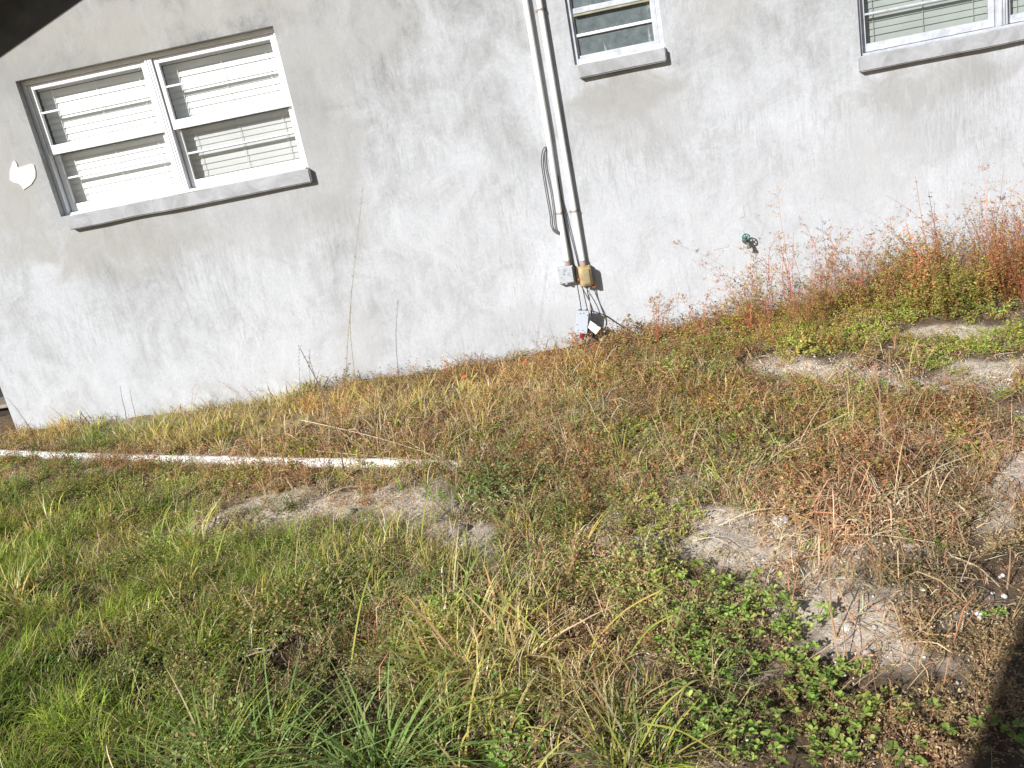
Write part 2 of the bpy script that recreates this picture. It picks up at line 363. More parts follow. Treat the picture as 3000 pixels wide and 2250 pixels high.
def window_pair(o, depth, mf, mb, gs, lab):
    a, b, c, d = o; yf = WY+depth; mid = (a+b)/2
    bm = bmesh.new(); frame_ring(bm, a, b, c, d, .026, yf-.012, yf+.085, tb=.016, tt=.03)
    bx(bm, mid-.026, mid+.026, yf-.015, yf+.080, c+.016, d-.03, .004)
    win = obj('window', bm, mf, house); tag(win, lab)
    bm = bmesh.new()
    for dx in (-.008, .010): bx(bm, mid+dx-.0015, mid+dx+.0015, yf-.0165, yf-.0145, c+.02, d-.035)
    obj('mullion_groove', bm, M_groove, win)
    hung_unit(win, a+.026, mid-.026, c+.016, d-.03, yf, mf, mb, gs[0], gs[1])
    hung_unit(win, mid+.026, b-.026, c+.016, d-.03, yf, mf, mb, gs[2], gs[3])
    return win
w1 = window_pair(OP[0], .07, M_frame, M_blind, (M_glass, M_glass, M_glass_dim, M_glass), 'wide white double window with closed blinds, sun struck')
w3 = window_pair(OP[2], .04, M_frame2, M_blind2, (M_glass_g,)*4, 'double window with grey frame and closed blinds')
# the small obscure-glass window, three rails
a, b, c, d = OP[1]; yf = WY+.022
bm = bmesh.new(); frame_ring(bm, a, b, c, d, .030, yf, yf+.06, tb=.034, tt=.03)
w2 = obj('window', bm, M_frame2, house); tag(w2, 'small window with cloudy grey glass and thin rails')
bm = bmesh.new(); bx(bm, b-.062, b-.030, yf+.004, yf+.05, c+.034, d-.03, .004); bx(bm, a+.03, a+.045, yf+.02, yf+.05, c+.034, d-.03, .003)
bx(bm, a+.045, b-.062, yf+.012, yf+.045, c+.034, c+.052, .003)
obj('sash', bm, M_frame2, w2)
bm = bmesh.new(); bx(bm, a+.045, b-.062, yf-.004, yf+.05, 2.236, 2.272, .004); obj('meeting_rail', bm, M_frame2, w2)
bm = bmesh.new(); bx(bm, a+.045, b-.062, yf+.002, yf+.05, 2.222, 2.2345, .002); obj('seal', bm, painted('aged_seal', (.50, .48, .36), (.3, .29, .2), .7), w2)
for zz in (2.104, 2.39):
    bm = bmesh.new(); bx(bm, a+.045, b-.062, yf+.016, yf+.046, zz-.009, zz+.009, .003); obj('glazing_bar', bm, M_frame, w2)
for (za, zb) in ((1.977, 2.095), (2.113, 2.222), (2.272, 2.381), (2.399, 2.52)):
    bm = bmesh.new(); bx(bm, a+.045, b-.062, yf+.034, yf+.038, za, zb); obj('pane', bm, M_frost, w2)
# sills
def sill(x0, x1, z0, z1, pr, lab, seed):
    bm = bmesh.new(); bx(bm, x0, x1, WY-pr, WY+.065, z0, z1)
    bmesh.ops.subdivide_edges(bm, edges=[e for e in bm.edges if abs(e.verts[0].co.x-e.verts[1].co.x) > .1], cuts=14, use_grid_fill=True)
    bmesh.ops.bevel(bm, geom=[e for e in bm.edges if e.is_boundary or e.calc_face_angle(0) > .8], offset=.007, segments=2, affect='EDGES')
    for v in bm.verts:
        n = noise.noise(Vector((v.co.x*3+seed, v.co.y*9, v.co.z*9)))
        if v.co.y < WY-.002: v.co.z += n*.006; v.co.y += n*.004
        if v.co.z > (z0+z1)/2 and v.co.y < WY: v.co.z -= .006
    tag(obj('window_sill', bm, M_sill, house), lab)
sill(-3.470, -1.655, 1.512, 1.613, .048, 'long stucco sill under the left window', 1)
sill(.290, .874, 1.832, 1.923, .048, 'short stucco sill under the small window', 5)
sill(2.112, 4.02, 1.521, 1.620, .048, 'long stucco sill under the right window', 9)
# torn caulk on the small sill
bm = bmesh.new()
for i in range(30):
    x = .30+i*.019; t = .003+.007*abs(noise.noise(Vector((x*9, 3, 1))))
    bx(bm, x, x+.0188, WY-.03, WY+.018, 1.917, 1.9225+t)
tag(obj('caulk', bm, M_plaster, house), 'crumbling white caulk on the small sill')
bm = bmesh.new()
bx(bm, -3.44, -1.68, WY-.03, WY+.06, 1.608, 1.6195); tag(obj('caulk', bm, M_plaster, house), 'white caulk along the left sill')

# ------------------------------------------------------------------ conduits, boxes, cords
M_pvc = painted('white_conduit', (.86, .86, .85), (.80, .80, .78), .4, 12)
M_band = painted('rusty_band', (.45, .38, .35), (.30, .22, .19), .7, 60)
def conduit(name, pts, r, bands, lab):
    t = empty(name, (pts[-1][0], WY-.028, pts[-1][1])); tag(t, lab, 'conduit', 'white conduits on the wall')
    P = [(x, WY-.028, z) for x, z in pts]
    bm = bmesh.new(); tube(bm, P, r, 16); obj('pipe', bm, M_pvc, t, True)
    for z in bands:
        x = np.interp(z, [q[1] for q in pts][::-1], [q[0] for q in pts][::-1])
        bm = bmesh.new(); tube(bm, [(x, WY-.028, z-.007), (x, WY-.028, z+.007)], r+.003, 16)
        bx(bm, x-r-.018, x+r+.018, WY-.004, WY+.002, z-.007, z+.007)
        obj('strap', bm, M_band, t)
    x, z = pts[-1]
    bm = bmesh.new(); tube(bm, [(x, WY-.028, z-.028), (x, WY-.028, z+.012)], r+.0035, 16); obj('connector', bm, M_band, t)
    return t
conduit('conduit_pipe', [(.026, 3.2), (.022, 2.377), (.0215, 1.506), (.010, .99), (.006, .640)], .0185, [.985], 'white conduit ending at the pale grey square box')
conduit('conduit_pipe', [(.108, 3.2), (.110, 2.358), (.111, 1.49), (.114, .98), (.115, .620)], .0185, [.98, 2.3], 'white conduit ending at the tan box')

M_box = painted('box_grey_paint', (.46, .485, .52), (.30, .32, .34), .5, 30, .36, .5)
M_tan = painted('box_tan', (.46, .34, .16), (.30, .20, .08), .5, 25, .35, .6)
M_tanin = painted('box_tan_inner', (.36, .30, .18), (.27, .23, .14), .35, 25, .35, .6)
M_blk = mat('black_cable', (.035, .035, .035), .55)
M_cord = mat('grey_cord', (.10, .10, .10), .55)
M_rust = painted('rusty_brown', (.42, .17, .07), (.22, .08, .03), .8, 40)
b1 = empty('junction_box', (-.018, WY, .491)); tag(b1, 'pale grey square junction box with a flat hinged cover', 'junction box')
bm = bmesh.new(); bx(bm, -.078, .038, WY-.055, WY, .491, .612, .004); obj('box_body', bm, M_box, b1)
bm = bmesh.new(); bx(bm, -.076, .030, WY-.062, WY-.056, .497, .607, .003); obj('cover', bm, M_box, b1)
bm = bmesh.new(); bx(bm, .0315, .0345, WY-.0625, WY-.056, .495, .606); obj('hinge_line', bm, M_blk, b1)
bm = bmesh.new(); bx(bm, -.035, -.018, WY-.064, WY-.050, .486, .495, .002); obj('latch', bm, M_box, b1)
for (x, z) in ((-.066, .595), (-.064, .508), (-.03, .56)):
    bm = bmesh.new(); tube(bm, [(x, WY-.0635, z), (x, WY-.061, z)], .003, 8); obj('screw', bm, M_blk, b1)
b2 = empty('junction_box', (.118, WY, .446)); tag(b2, 'tan plastic weatherproof box with a bulging see-through cover', 'junction box')
bm = bmesh.new(); bx(bm, .070, .162, WY-.05, WY, .448, .592, .010); obj('box_body', bm, M_tan, b2, True)
bm = bmesh.new(); bx(bm, .073, .161, WY-.098, WY-.050, .452, .590, .016); obj('cover', bm, M_tan, b2, True)
bm = bmesh.new(); bx(bm, .093, .146, WY-.104, WY-.097, .468, .576, .006); obj('cover_bulge', bm, M_tanin, b2, True)
for q in ((.056, .072, WY-.07, WY-.045, .497, .514), (.150, .176, WY-.07, WY-.04, .428, .4475)):
    bm = bmesh.new(); bx(bm, *q, .004); obj('rusty_clip', bm, M_rust, b2)
# cord looped over the conduit with a plug
def yz(p, off): v = ony(p, WY-off); return v
def z5(x, y): return (1550+x/4.148, 400+y/4.148)
def z4(x, y): return (1550+x/5.53, 750+y/5.53)
cord = empty('power_cord', yz(z5(290, 1120), .0)); tag(cord, 'dark power cord looped behind the left conduit with its plug hanging', 'power cord')
bm = bmesh.new()
lp = [z5(345, 1170), z5(290, 1128), z5(262, 1060), z5(255, 960), z5(215, 740), z5(185, 560), z5(158, 390), z5(150, 290), z5(160, 190), z5(180, 145), z5(208, 130), z5(240, 200), z5(262, 330)]
tube(bm, smooth_path([yz(p, .016 if i < 10 else .006) for i, p in enumerate(lp)], 6), .0036, 6)
rp = [z5(345, 1165), z5(322, 1120), z5(308, 1040), z5(295, 900), z5(268, 700), z5(235, 540), z5(205, 400), z5(190, 270), z5(192, 190), z5(212, 140), z5(236, 180)]
tube(bm, smooth_path([yz(p, .014 if i < 9 else .006) for i, p in enumerate(rp)], 6), .0036, 6)
obj('cord', bm, M_cord, cord, True)
bm = bmesh.new(); a_, b_ = yz(z5(285, 1128), .02), yz(z5(360, 1178), .02)
tube(bm, [a_, a_.lerp(b_, .25), a_.lerp(b_, .6), b_], [.006, .010, .012, .011], 10); obj('plug', bm, M_cord, cord, True)
bm = bmesh.new()
for (p0, p1) in ((z5(360, 1172), z5(402, 1190)), (z5(358, 1184), z5(390, 1205))): tube(bm, [yz(p0, .02), yz(p1, .02)], .0022, 6)
obj('prong', bm, mat('brass', (.5, .42, .25), .4, .5, .6), cord)
# cables
def cable(pts, offs, lab, m=M_blk, r=.0034):
    P = [yz(p, o) for p, o in zip(pts, offs)]
    e = obj('cable', None_bm(P, r), m); tag(e, lab, 'cable', 'loose cables beside the conduits'); return e
def None_bm(P, r):
    bm = bmesh.new(); tube(bm, smooth_path(P, 6), r, 6)
    return bm
cable([z5(352, 480), z5(372, 620), z5(410, 800), z5(452, 950), z5(500, 1170), z5(555, 1380), z5(598, 1560), z4(800, 170), z4(815, 330), z4(866, 510), z4(905, 690), z4(948, 880)],
      [.006, .02, .012, .012, .015, .012, .01, .01, .01, .04, .09, .115], 'black cable slanting down between the two conduits to the tan box')
cable([z5(368, 700), z5(400, 880), z5(440, 1060), z5(490, 1320), z5(540, 1560), z4(740, 160), z4(762, 340), z4(790, 520), z4(820, 690), z4(850, 885)],
      [.006, .012, .012, .012, .01, .01, .01, .05, .09, .115], 'black cable close against the left conduit to the pale grey box')
cable([z4(938, 480), z4(950, 600), z4(985, 740), z4(1012, 860), z4(1022, 980), z4(1010, 1050), z4(955, 1180), z4(925, 1330), z4(900, 1450), z4(888, 1560)],
      [.06, .08, .1, .12, .13, .13, .12, .1, .07, .04], 'black cable dropping from the tan box past the tag to the ground')
cable([z4(978, 490), z4(975, 640), z4(990, 860), z4(1020, 990)], [.06, .08, .12, .13], 'pale grey cable just above the hanging box', mat('grey_cable', (.35, .33, .31), .6), .004)
cable([z4(1020, 890), z4(1100, 915), z4(1230, 965), z4(1400, 1075), z4(1640, 1225), z4(1700, 1290)], [.10, .06, .03, .02, .03, .10], 'black cable running down to the right into the weeds')
cable([z4(1000, 880), z4(1015, 1000), z4(1040, 1130), z4(1150, 1290), z4(1150, 1400), z4(1120, 1500)], [.13, .13, .11, .06, .04, .03], 'black cable hooked behind the white tag')
# hanging outlet box with red cap
b3 = empty('outlet_box', (.04, WY-.12, .1)); tag(b3, 'speckled white outlet box hanging by its cables just above the weeds', 'outlet box')
M_fleck = painted('flecked_white', (.47, .51, .58), (.10, .11, .13), .5, 60, .30, .36)
cTL, cTR, cBR, cBL = [ony(z4(*q), WY-.13) for q in ((780, 885), (975, 890), (945, 1262), (750, 1242))]
def prism(bm, quad, d0, d1, bev=.003):
    a = [bm.verts.new(Vector((q.x, WY-d0, q.z))) for q in quad]; b = [bm.verts.new(Vector((q.x, WY-d1, q.z))) for q in quad]
    fs = [bm.faces.new(a), bm.faces.new(b[::-1])]
    for i in range(len(quad)): fs.append(bm.faces.new((a[i], b[i], b[(i+1) % len(quad)], a[(i+1) % len(quad)])))
    bmesh.ops.recalc_face_normals(bm, faces=fs)
    if bev: bmesh.ops.bevel(bm, geom=list({e for f in fs for e in f.edges}), offset=bev, segments=2, affect='EDGES')
bm = bmesh.new(); prism(bm, [cTL, cTR, cBR, cBL], .135, .085); obj('box_body', bm, M_fleck, b3)
bm = bmesh.new(); prism(bm, [q.lerp((cTL+cTR+cBR+cBL)/4, .06) for q in (cTL, cTR, cBR, cBL)], .140, .136, .002); obj('cover_plate', bm, M_fleck, b3)
for q in (z4(830, 930), z4(885, 925), z4(945, 960), z4(775, 1110), z4(790, 1205), z4(870, 1205)):
    bm = bmesh.new(); v = ony(q, WY-.14); tube(bm, [v, v-Vector((0, .003, 0))], .0032, 8); obj('screw', bm, M_blk, b3)
e1 = ony(z4(830, 882), WY-.11); e2 = ony(z4(935, 882), WY-.11)
for e_ in (e1, e2):
    bm = bmesh.new(); tube(bm, [e_-Vector((0, 0, .006)), e_+Vector((0, 0, .008))], .009, 10); obj('cable_gland', bm, M_blk, b3)
cap = empty('reflector', ony(z4(865, 1300), WY-.12)); tag(cap, 'dark red plastic reflector under the hanging outlet box', 'reflector')
c0 = ony(z4(868, 1252), WY-.115); c1 = ony(z4(862, 1345), WY-.115)
bm = bmesh.new(); tube(bm, [c0, c0.lerp(c1, .35), c0.lerp(c1, .8), c1], [.019, .019, .016, .010], 14)
obj('shell', bm, painted('red_plastic', (.40, .015, .02), (.22, .01, .012), .35, 30), cap, True)
bm = bmesh.new(); tube(bm, [c0.lerp(c1, .12), c0.lerp(c1, .2)], .0205, 14); obj('rim', bm, mat('dark_red', (.2, .01, .012), .4), cap)
# blank white tag
bm = bmesh.new(); tq = [ony(z4(*q), WY-.15) for q in ((990, 1045), (1165, 1168), (1080, 1272), (955, 1160))]
prism(bm, tq, .151, .149, 0)
for v in bm.verts: v.co.y += .12*(v.co.x-.1)
tag(obj('paper_tag', bm, painted('white_tag', (.88, .88, .88), (.82, .82, .82), .7, 10)), 'blank white tag leaning out in front of the hanging box', 'tag')
# brown withered bundle behind the tag
bm = bmesh.new()
for i in range(16):
    s = ony(z4(965+i*8, 1190+random.uniform(-30, 20)), WY-.115); e_ = ony(z4(985+random.uniform(-35, 70), 1350+random.uniform(-30, 40)), WY-.10)
    m_ = s.lerp(e_, .5)+Vector((random.uniform(-.012, .012), random.uniform(-.02, .02), -.01))
    tube(bm, smooth_path([s, m_, e_, e_+Vector((.008, .01, .012))], 4), [.006]*12+[.002], 5, True) if False else tube(bm, smooth_path([s, m_, e_], 5), .0035, 5)
tag(obj('withered_bundle', bm, painted('withered', (.20, .13, .09), (.07, .05, .04), .8, 60)), 'brown withered bundle of stems hanging below the white tag', 'dead plant')
# hose bib
hb = empty('hose_bib', (1.27, WY, .55)); tag(hb, 'brass garden tap with a round green handwheel on the wall', 'tap')
M_brass = painted('dull_brass', (.20, .17, .12), (.09, .08, .06), .5, 40); M_green = painted('green_wheel', (.04, .23, .17), (.02, .12, .09), .45, 50)
c = Vector((1.262, WY, .560))
bm = bmesh.new(); tube(bm, [c, c+Vector((0, -.012, 0))], .024, 14); tube(bm, [c+Vector((0, -.01, 0)), c+Vector((-.002, -.055, .0))], .013, 12)
tube(bm, smooth_path([c+Vector((0, -.035, 0)), c+Vector((.002, -.062, -.012)), c+Vector((.004, -.075, -.042))], 5), .012, 12)
tube(bm, [c+Vector((.004, -.073, -.036)), c+Vector((.005, -.076, -.052))], .0155, 12)
tube(bm, [c+Vector((-.002, -.045, .0)), c+Vector((-.008, -.075, .026))], .009, 10); obj('tap_body', bm, M_brass, hb, True)
wc = c+Vector((-.011, -.084, .033)); ax = Vector((-.15, -.82, .55)).normalized(); a1 = ax.cross(Vector((1, 0, 0))).normalized(); a2 = ax.cross(a1)
bm = bmesh.new(); ring = [wc+(a1*math.cos(t)+a2*math.sin(t))*(.024+.0018*math.cos(5*t)) for t in np.linspace(0, 2*math.pi, 26)]
tube(bm, ring, .0042, 6, False)
for k in range(5):
    t = k*2*math.pi/5; tube(bm, [wc, wc+(a1*math.cos(t)+a2*math.sin(t))*.024], .0036, 5)
tube(bm, [wc-ax*.004, wc+ax*.005], .008, 8); obj('handwheel', bm, M_green, hb, True)

# ------------------------------------------------------------------ ground
def ell(px, E):
    out = np.zeros(len(px))
    for cx, cy, rx, ry, an, wt in E:
        a = math.radians(an); dx = px[:, 0]-cx; dy = px[:, 1]-cy
        u = (dx*math.cos(a)+dy*math.sin(a))/rx; v = (-dx*math.sin(a)+dy*math.cos(a))/ry
        out += wt*np.exp(-np.clip(u*u+v*v, 0, 30)**1.5*.7)
    return np.clip(out, 0, 1.2)
def fbm(P, sc, seed=0, oct=3):
    # fast value noise on arrays
    r = np.random.default_rng(seed); G = r.random((128, 128)); out = np.zeros(len(P)); amp = 1; tot = 0; s = sc
    for o in range(oct):
        x = P[:, 0]*s+17.3*o; y = P[:, 1]*s+5.1*o; xi = np.floor(x).astype(int); yi = np.floor(y).astype(int)
        fx = x-xi; fy = y-yi; fx = fx*fx*(3-2*fx); fy = fy*fy*(3-2*fy); g = lambda i, j: G[i % 128, j % 128]
        out += amp*((g(xi, yi)*(1-fx)+g(xi+1, yi)*fx)*(1-fy)+(g(xi, yi+1)*(1-fx)+g(xi+1, yi+1)*fx)*fy)
        tot += amp; amp *= .5; s *= 2.03
    return out/tot
def ground_z(P):
    z = (fbm(P, .9, 1, 2)-.5)*.11+(fbm(P, 4.5, 2, 2)-.5)*.045+(fbm(P, 16, 3, 2)-.5)*.016
    z += .075*np.exp(-(((P[:, 0]+4.3)/1.3)**2+((P[:, 1]-5.9)/.5)**2))
    z += .05*np.exp(-((P[:, 1]-5.0)/.5)**2)*(P[:, 0] > -9)*.4
    return z*np.clip((14-np.hypot(P[:, 0], P[:, 1]))/4, 0, 1)
BARE = [(740, 1350, 800, 11, 1.5, 1.0), (1060, 1490, 380, 60, -4, 1.1), (640, 1545, 360, 34, -12, .95), (330, 1590, 160, 22, -14, .8), (2330, 1100, 190, 46, -4, 1.1), (2820, 1125, 270, 58, -6, 1.1),
        (2190, 1600, 190, 120, 12, 1.1), (2490, 1860, 210, 95, 20, 1.1), (2960, 1430, 130, 130, 0, .9), (2560, 1680, 330, 110, 10, .5),
        (2760, 1990, 200, 230, 0, .25), (1350, 1575, 80, 36, 0, .9), (1450, 1660, 90, 60, 0, .5), (2740, 985, 230, 26, -6, .9), (250, 1375, 400, 24, -2, .7), (950, 1240, 300, 26, -6, .35),
        (1350, 1280, 130, 30, 0, .6), (1150, 1760, 120, 60, 0, .4), (120, 1275, 250, 18, -8, .8), (2200, 1950, 100, 60, 0, .3), (1500, 2110, 80, 40, 0, .25)]
def bare_f(P, q):
    e = ell(q, BARE)*((q[:, 0] > -900) & (q[:, 0] < 3900)); n = (fbm(P, 5.2, 8, 4)-.5)*2.2
    return np.clip((e+n*np.clip(e*3, 0, 1)-.32)*1.9, 0, 1)
gx = np.unique(np.concatenate([np.linspace(-60, -7, 14), np.arange(-7, 6.01, .035), np.linspace(6.2, 60, 14)]))
gy = np.unique(np.concatenate([np.linspace(-40, -.6, 10), np.arange(-.5, 7.5, .035), np.linspace(7.7, 80, 14)]))
GX, GY = np.meshgrid(gx, gy); P2 = np.stack([GX.ravel(), GY.ravel()], 1); GZ = ground_z(P2)
V = np.column_stack([P2, GZ]); nx, ny = len(gx), len(gy)
idx = np.arange(nx*ny).reshape(ny, nx); Fq = np.stack([idx[:-1, :-1], idx[:-1, 1:], idx[1:, 1:], idx[1:, :-1]], -1).reshape(-1, 4)
def mesh_np(name, V, Fq, mat_, col=None, smooth=False):
    me = bpy.data.meshes.new(name); n = len(V); m = len(Fq)
    me.vertices.add(n); me.vertices.foreach_set('co', np.asarray(V, np.float32).ravel())
    me.loops.add(m*4); me.loops.foreach_set('vertex_index', np.asarray(Fq, np.int32).ravel())
    me.polygons.add(m); me.polygons.foreach_set('loop_start', np.arange(0, m*4, 4, dtype=np.int32))
    try: me.polygons.foreach_set('loop_total', np.full(m, 4, np.int32))
    except Exception: pass
    if smooth: me.polygons.foreach_set('use_smooth', np.ones(m, bool))
    me.update(calc_edges=True)
    if col is not None:
        a = me.color_attributes.new('Col', 'FLOAT_COLOR', 'POINT')
        a.data.foreach_set('color', np.column_stack([col, np.ones(n)]).astype(np.float32).ravel())
    me.materials.append(mat_); return me
px = project(V); inview = (px[:, 0] > -900) & (px[:, 0] < 3900)
bare = bare_f(P2, px)
bare = np.maximum(bare, np.clip((fbm(P2, 1.6, 9, 3)-.60)*4, 0, .8))
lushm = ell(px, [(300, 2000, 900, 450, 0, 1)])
sand = np.array([.80, .69, .57]); soil = np.array([.20, .145, .097]); gap_shade = np.array([.035, .028, .015])
col = soil+(sand-soil)*bare[:, None]; col = col+(gap_shade-col)*(lushm*(1-bare))[:, None]  # lawn soil darkened to paint in the shade between clumps
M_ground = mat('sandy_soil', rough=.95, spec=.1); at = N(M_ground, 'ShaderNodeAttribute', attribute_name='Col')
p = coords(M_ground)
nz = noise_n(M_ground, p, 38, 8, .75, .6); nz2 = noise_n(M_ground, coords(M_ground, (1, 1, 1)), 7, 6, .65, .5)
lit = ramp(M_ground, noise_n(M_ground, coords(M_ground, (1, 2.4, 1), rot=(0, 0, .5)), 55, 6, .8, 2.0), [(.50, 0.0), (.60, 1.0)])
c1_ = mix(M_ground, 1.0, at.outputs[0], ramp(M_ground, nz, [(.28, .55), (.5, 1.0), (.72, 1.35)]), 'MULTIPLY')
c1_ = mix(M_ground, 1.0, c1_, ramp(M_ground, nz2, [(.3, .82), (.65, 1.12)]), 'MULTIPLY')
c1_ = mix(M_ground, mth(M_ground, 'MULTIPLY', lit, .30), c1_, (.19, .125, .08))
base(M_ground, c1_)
bump(M_ground, mth(M_ground, 'ADD', nz, mth(M_ground, 'MULTIPLY', nz2, 1.4)), .03, .9)
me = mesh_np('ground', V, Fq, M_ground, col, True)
g = bpy.data.objects.new('ground', me); C.objects.link(g); tag(g, kind='structure')
def gz(x, y): return float(ground_z(np.array([[x, y]]))[0])
def gpt(p, lift=0.0):
    v = onz(p, 0.0)
    for _ in range(3): v = onz(p, gz(v.x, v.y)+lift)
    return v

# white plastic drain pipe lying in the weeds
bm = bmesh.new()
Pp = [Vector((-5.6, 6.15, .06)), gpt((0, 1324), .034), gpt((450, 1343), .032), gpt((840, 1353), .028), gpt((1100, 1360), .02), gpt((1250, 1366), .012), gpt((1440, 1374), .002), Vector((-.30, 3.58, -.03))]
for q, dz_ in zip(Pp[1:6], (.026, .026, .025, .024, .020)): q.z = gz(q.x, q.y)+dz_
dp = empty('drain_pipe', (Pp[1].x, Pp[1].y, 0)); tag(dp, 'long white plastic pipe lying on the ground, half buried in weeds', 'pipe')
M_drain = painted('white_pvc', (.86, .86, .86), (.74, .73, .69), .35, 8)
tube(bm, smooth_path(Pp, 8), .029, 18); obj('pipe', bm, M_drain, dp, True)
bm = bmesh.new(); q0, q1 = gpt((655, 1350), .03), gpt((700, 1351), .03); q0.z = q1.z = (Pp[2].z+Pp[3].z)/2
tube(bm, [q0, q1], .034, 18); obj('coupling', bm, M_drain, dp, True)

# ------------------------------------------------------------------ plants (numpy)
def leafmat(name, trans=.3, rough=.55):
    m = bpy.data.materials.new(name); m.use_nodes = True; n = m.node_tree.nodes; b = n['Principled BSDF']
    at = n.new('ShaderNodeAttribute'); at.attribute_name = 'Col'; b.inputs['Roughness'].default_value = rough
    b.inputs['Specular IOR Level'].default_value = .28
    lk(m, at.outputs[0], b.inputs['Base Color'])
    t = n.new('ShaderNodeBsdfTranslucent'); mx = n.new('ShaderNodeMixShader'); mx.inputs[0].default_value = trans
    lk(m, at.outputs[0], t.inputs[0]); lk(m, b.outputs[0], mx.inputs[1]); lk(m, t.outputs[0], mx.inputs[2])
    lk(m, mx.outputs[0], n['Material Output'].inputs[0]); return m
M_leaf = leafmat('foliage', .3); M_dry = leafmat('dry_stems', .12, .7)
class MB:
    def __init__(s): s.V = []; s.F = []; s.C = []; s.n = 0
    def add(s, V, F, Cc):
        s.V.append(V); s.F.append(F+s.n); s.C.append(Cc); s.n += len(V)
    def get(s): return np.concatenate(s.V), np.concatenate(s.F), np.concatenate(s.C)
def strip(mb, pts, wid, side, c0, c1=None, fold=0):
    pts = np.asarray(pts); n = len(pts); c1 = c0 if c1 is None else c1
    w_ = np.asarray(wid)[:, None]*side
    V = np.empty((2*n, 3)); V[0::2] = pts-w_; V[1::2] = pts+w_
    i = np.arange(n-1)*2; Fq = np.stack([i, i+1, i+3, i+2], 1)
    t = np.repeat(np.linspace(0, 1, n), 2)[:, None]; mb.add(V, Fq, np.asarray(c0)*(1-t)+np.asarray(c1)*t)
def leaf(mb, p, d, up, ln, wd, c):
    """kite leaf from p along d"""
    d = d/np.linalg.norm(d); s = np.cross(d, up); s /= (np.linalg.norm(s)+1e-9)
    V = np.array([p, p+d*ln*.5+s*wd, p+d*ln, p+d*ln*.5-s*wd]); mb.add(V, np.array([[0, 1, 2, 3]]), np.tile(c, (4, 1)))
def leaf6(mb, p, d, up, ln, wd, c):
    """rounded leaf folded on its midrib, four quads"""
    d = d/np.linalg.norm(d); s = np.cross(d, up); s /= (np.linalg.norm(s)+1e-9); u = np.cross(s, d)
    fr = [(0, .12, 0), (.35, .75, .10), (.7, 1.0, .12), (.93, .55, .05), (1.0, .10, -.02)]
    V = []
    for t, w_, h in fr: V += [p+d*ln*t-s*wd*w_+u*wd*(h+.35*w_), p+d*ln*t+u*wd*h*.3, p+d*ln*t+s*wd*w_+u*wd*(h+.35*w_)]
    Fq = []
    for i in range(4):
        a = i*3; Fq += [[a, a+1, a+4, a+3], [a+1, a+2, a+5, a+4]]
    cc = np.tile(c, (15, 1)); cc[1::3] *= 1.15; mb.add(np.array(V), np.array(Fq), cc)
def rc(pal, jit=.15):
    c = np.array(pal[rng.integers(len(pal))], float); return c*(1+rng.uniform(-jit, jit))*(1+rng.uniform(-.06, .06, 3))
UP = np.array([0, 0, 1.0])
def t_grass(n, h, spread, w_, pal, tipc, lean=1.0, dead=.15, deadpal=None):
    mb = MB()
    for i in range(n):
        a = rng.uniform(0, 2*math.pi); r = spread*.35*rng.random(); b = np.array([math.cos(a)*r, math.sin(a)*r, -.01])
        a2 = a+rng.normal(0, .7); d = np.array([math.cos(a2), math.sin(a2), 0]); H = h*rng.uniform(.4, 1.1); out = spread*rng.uniform(.2, 1.1)*lean
        t = np.linspace(0, 1, 6)[:, None]; droop = rng.uniform(.1, 1.25)
        pts = b+d*out*t**1.6+UP*(H*(t-droop*.55*t**3))
        s = np.cross(d, UP); s = s*math.cos(.6)+UP*0+d*rng.normal(0, .35); s /= np.linalg.norm(s)
        isd = rng.random() < dead; c = rc(deadpal or [(.36, .28, .13)]) if isd else rc(pal)
        W = w_*rng.uniform(.6, 1.2)*np.array([.7, 1, .95, .75, .45, .08])
        strip(mb, pts, W, s, c*.85, c*1.1 if isd else c*.6+np.array(tipc)*.5)
    return mb.get()
def t_weed(n, r, h, ll, lw, spal, lpal, leaves=14, stemw=.0009, upright=.4):
    """low branching weed with many tiny leaves"""
    mb = MB()
    for i in range(n):
        a = rng.uniform(0, 2*math.pi); d = np.array([math.cos(a), math.sin(a), 0]); R = r*rng.uniform(.4, 1.1); H = h*rng.uniform(.3, 1.1)
        t = np.linspace(0, 1, 5)[:, None]; bend = rng.normal(0, .25); s0 = np.cross(d, UP)
        pts = d*R*t+s0*bend*R*t**2+UP*(H*(upright*t+(1-upright)*t**.6)-.004*(1-t))
        sc = rc(spal); strip(mb, pts, np.linspace(stemw, stemw*.5, 5), s0, sc)
        for k in range(leaves):
            u = rng.uniform(.12, 1.0); j = min(int(u*4), 3); p = pts[j]+(pts[j+1]-pts[j])*(u*4-j)
            dd = d*rng.uniform(-.1, .8)+s0*rng.choice([-1, 1])*rng.uniform(.4, 1.1)+UP*rng.uniform(-.25, .6)
            upv = UP+rng.normal(0, .45, 3); leaf(mb, p+rng.normal(0, .006, 3), dd, upv, ll*rng.uniform(.6, 1.25), lw*rng.uniform(.7, 1.2), rc(lpal))
    return mb.get()
def t_broad(n, r, h, ll, lw, pal):
    mb = MB()
    for i in range(n):
        a = rng.uniform(0, 2*math.pi); d = np.array([math.cos(a), math.sin(a), 0]); R = r*math.sqrt(rng.random()); H = h*rng.uniform(.35, 1)
        top = d*R+UP*H; strip(mb, np.array([d*R*.4-UP*.01, d*R*.8+UP*H*.5, top]), [.0015, .0013, .001], np.cross(d, UP), np.array([.22, .16, .07]))
        m_ = rng.integers(4, 7); a0 = rng.uniform(0, 6.28)
        for k in range(m_):
            b = a0+k*2*math.pi/m_+rng.normal(0, .2); dd = np.array([math.cos(b), math.sin(b), rng.uniform(.05, .55)])
            leaf6(mb, top+rng.normal(0, .002, 3)+UP*k*.0015, dd, UP, ll*rng.uniform(.6, 1.15), lw*rng.uniform(.75, 1.15), rc(pal, .2))
    return mb.get()
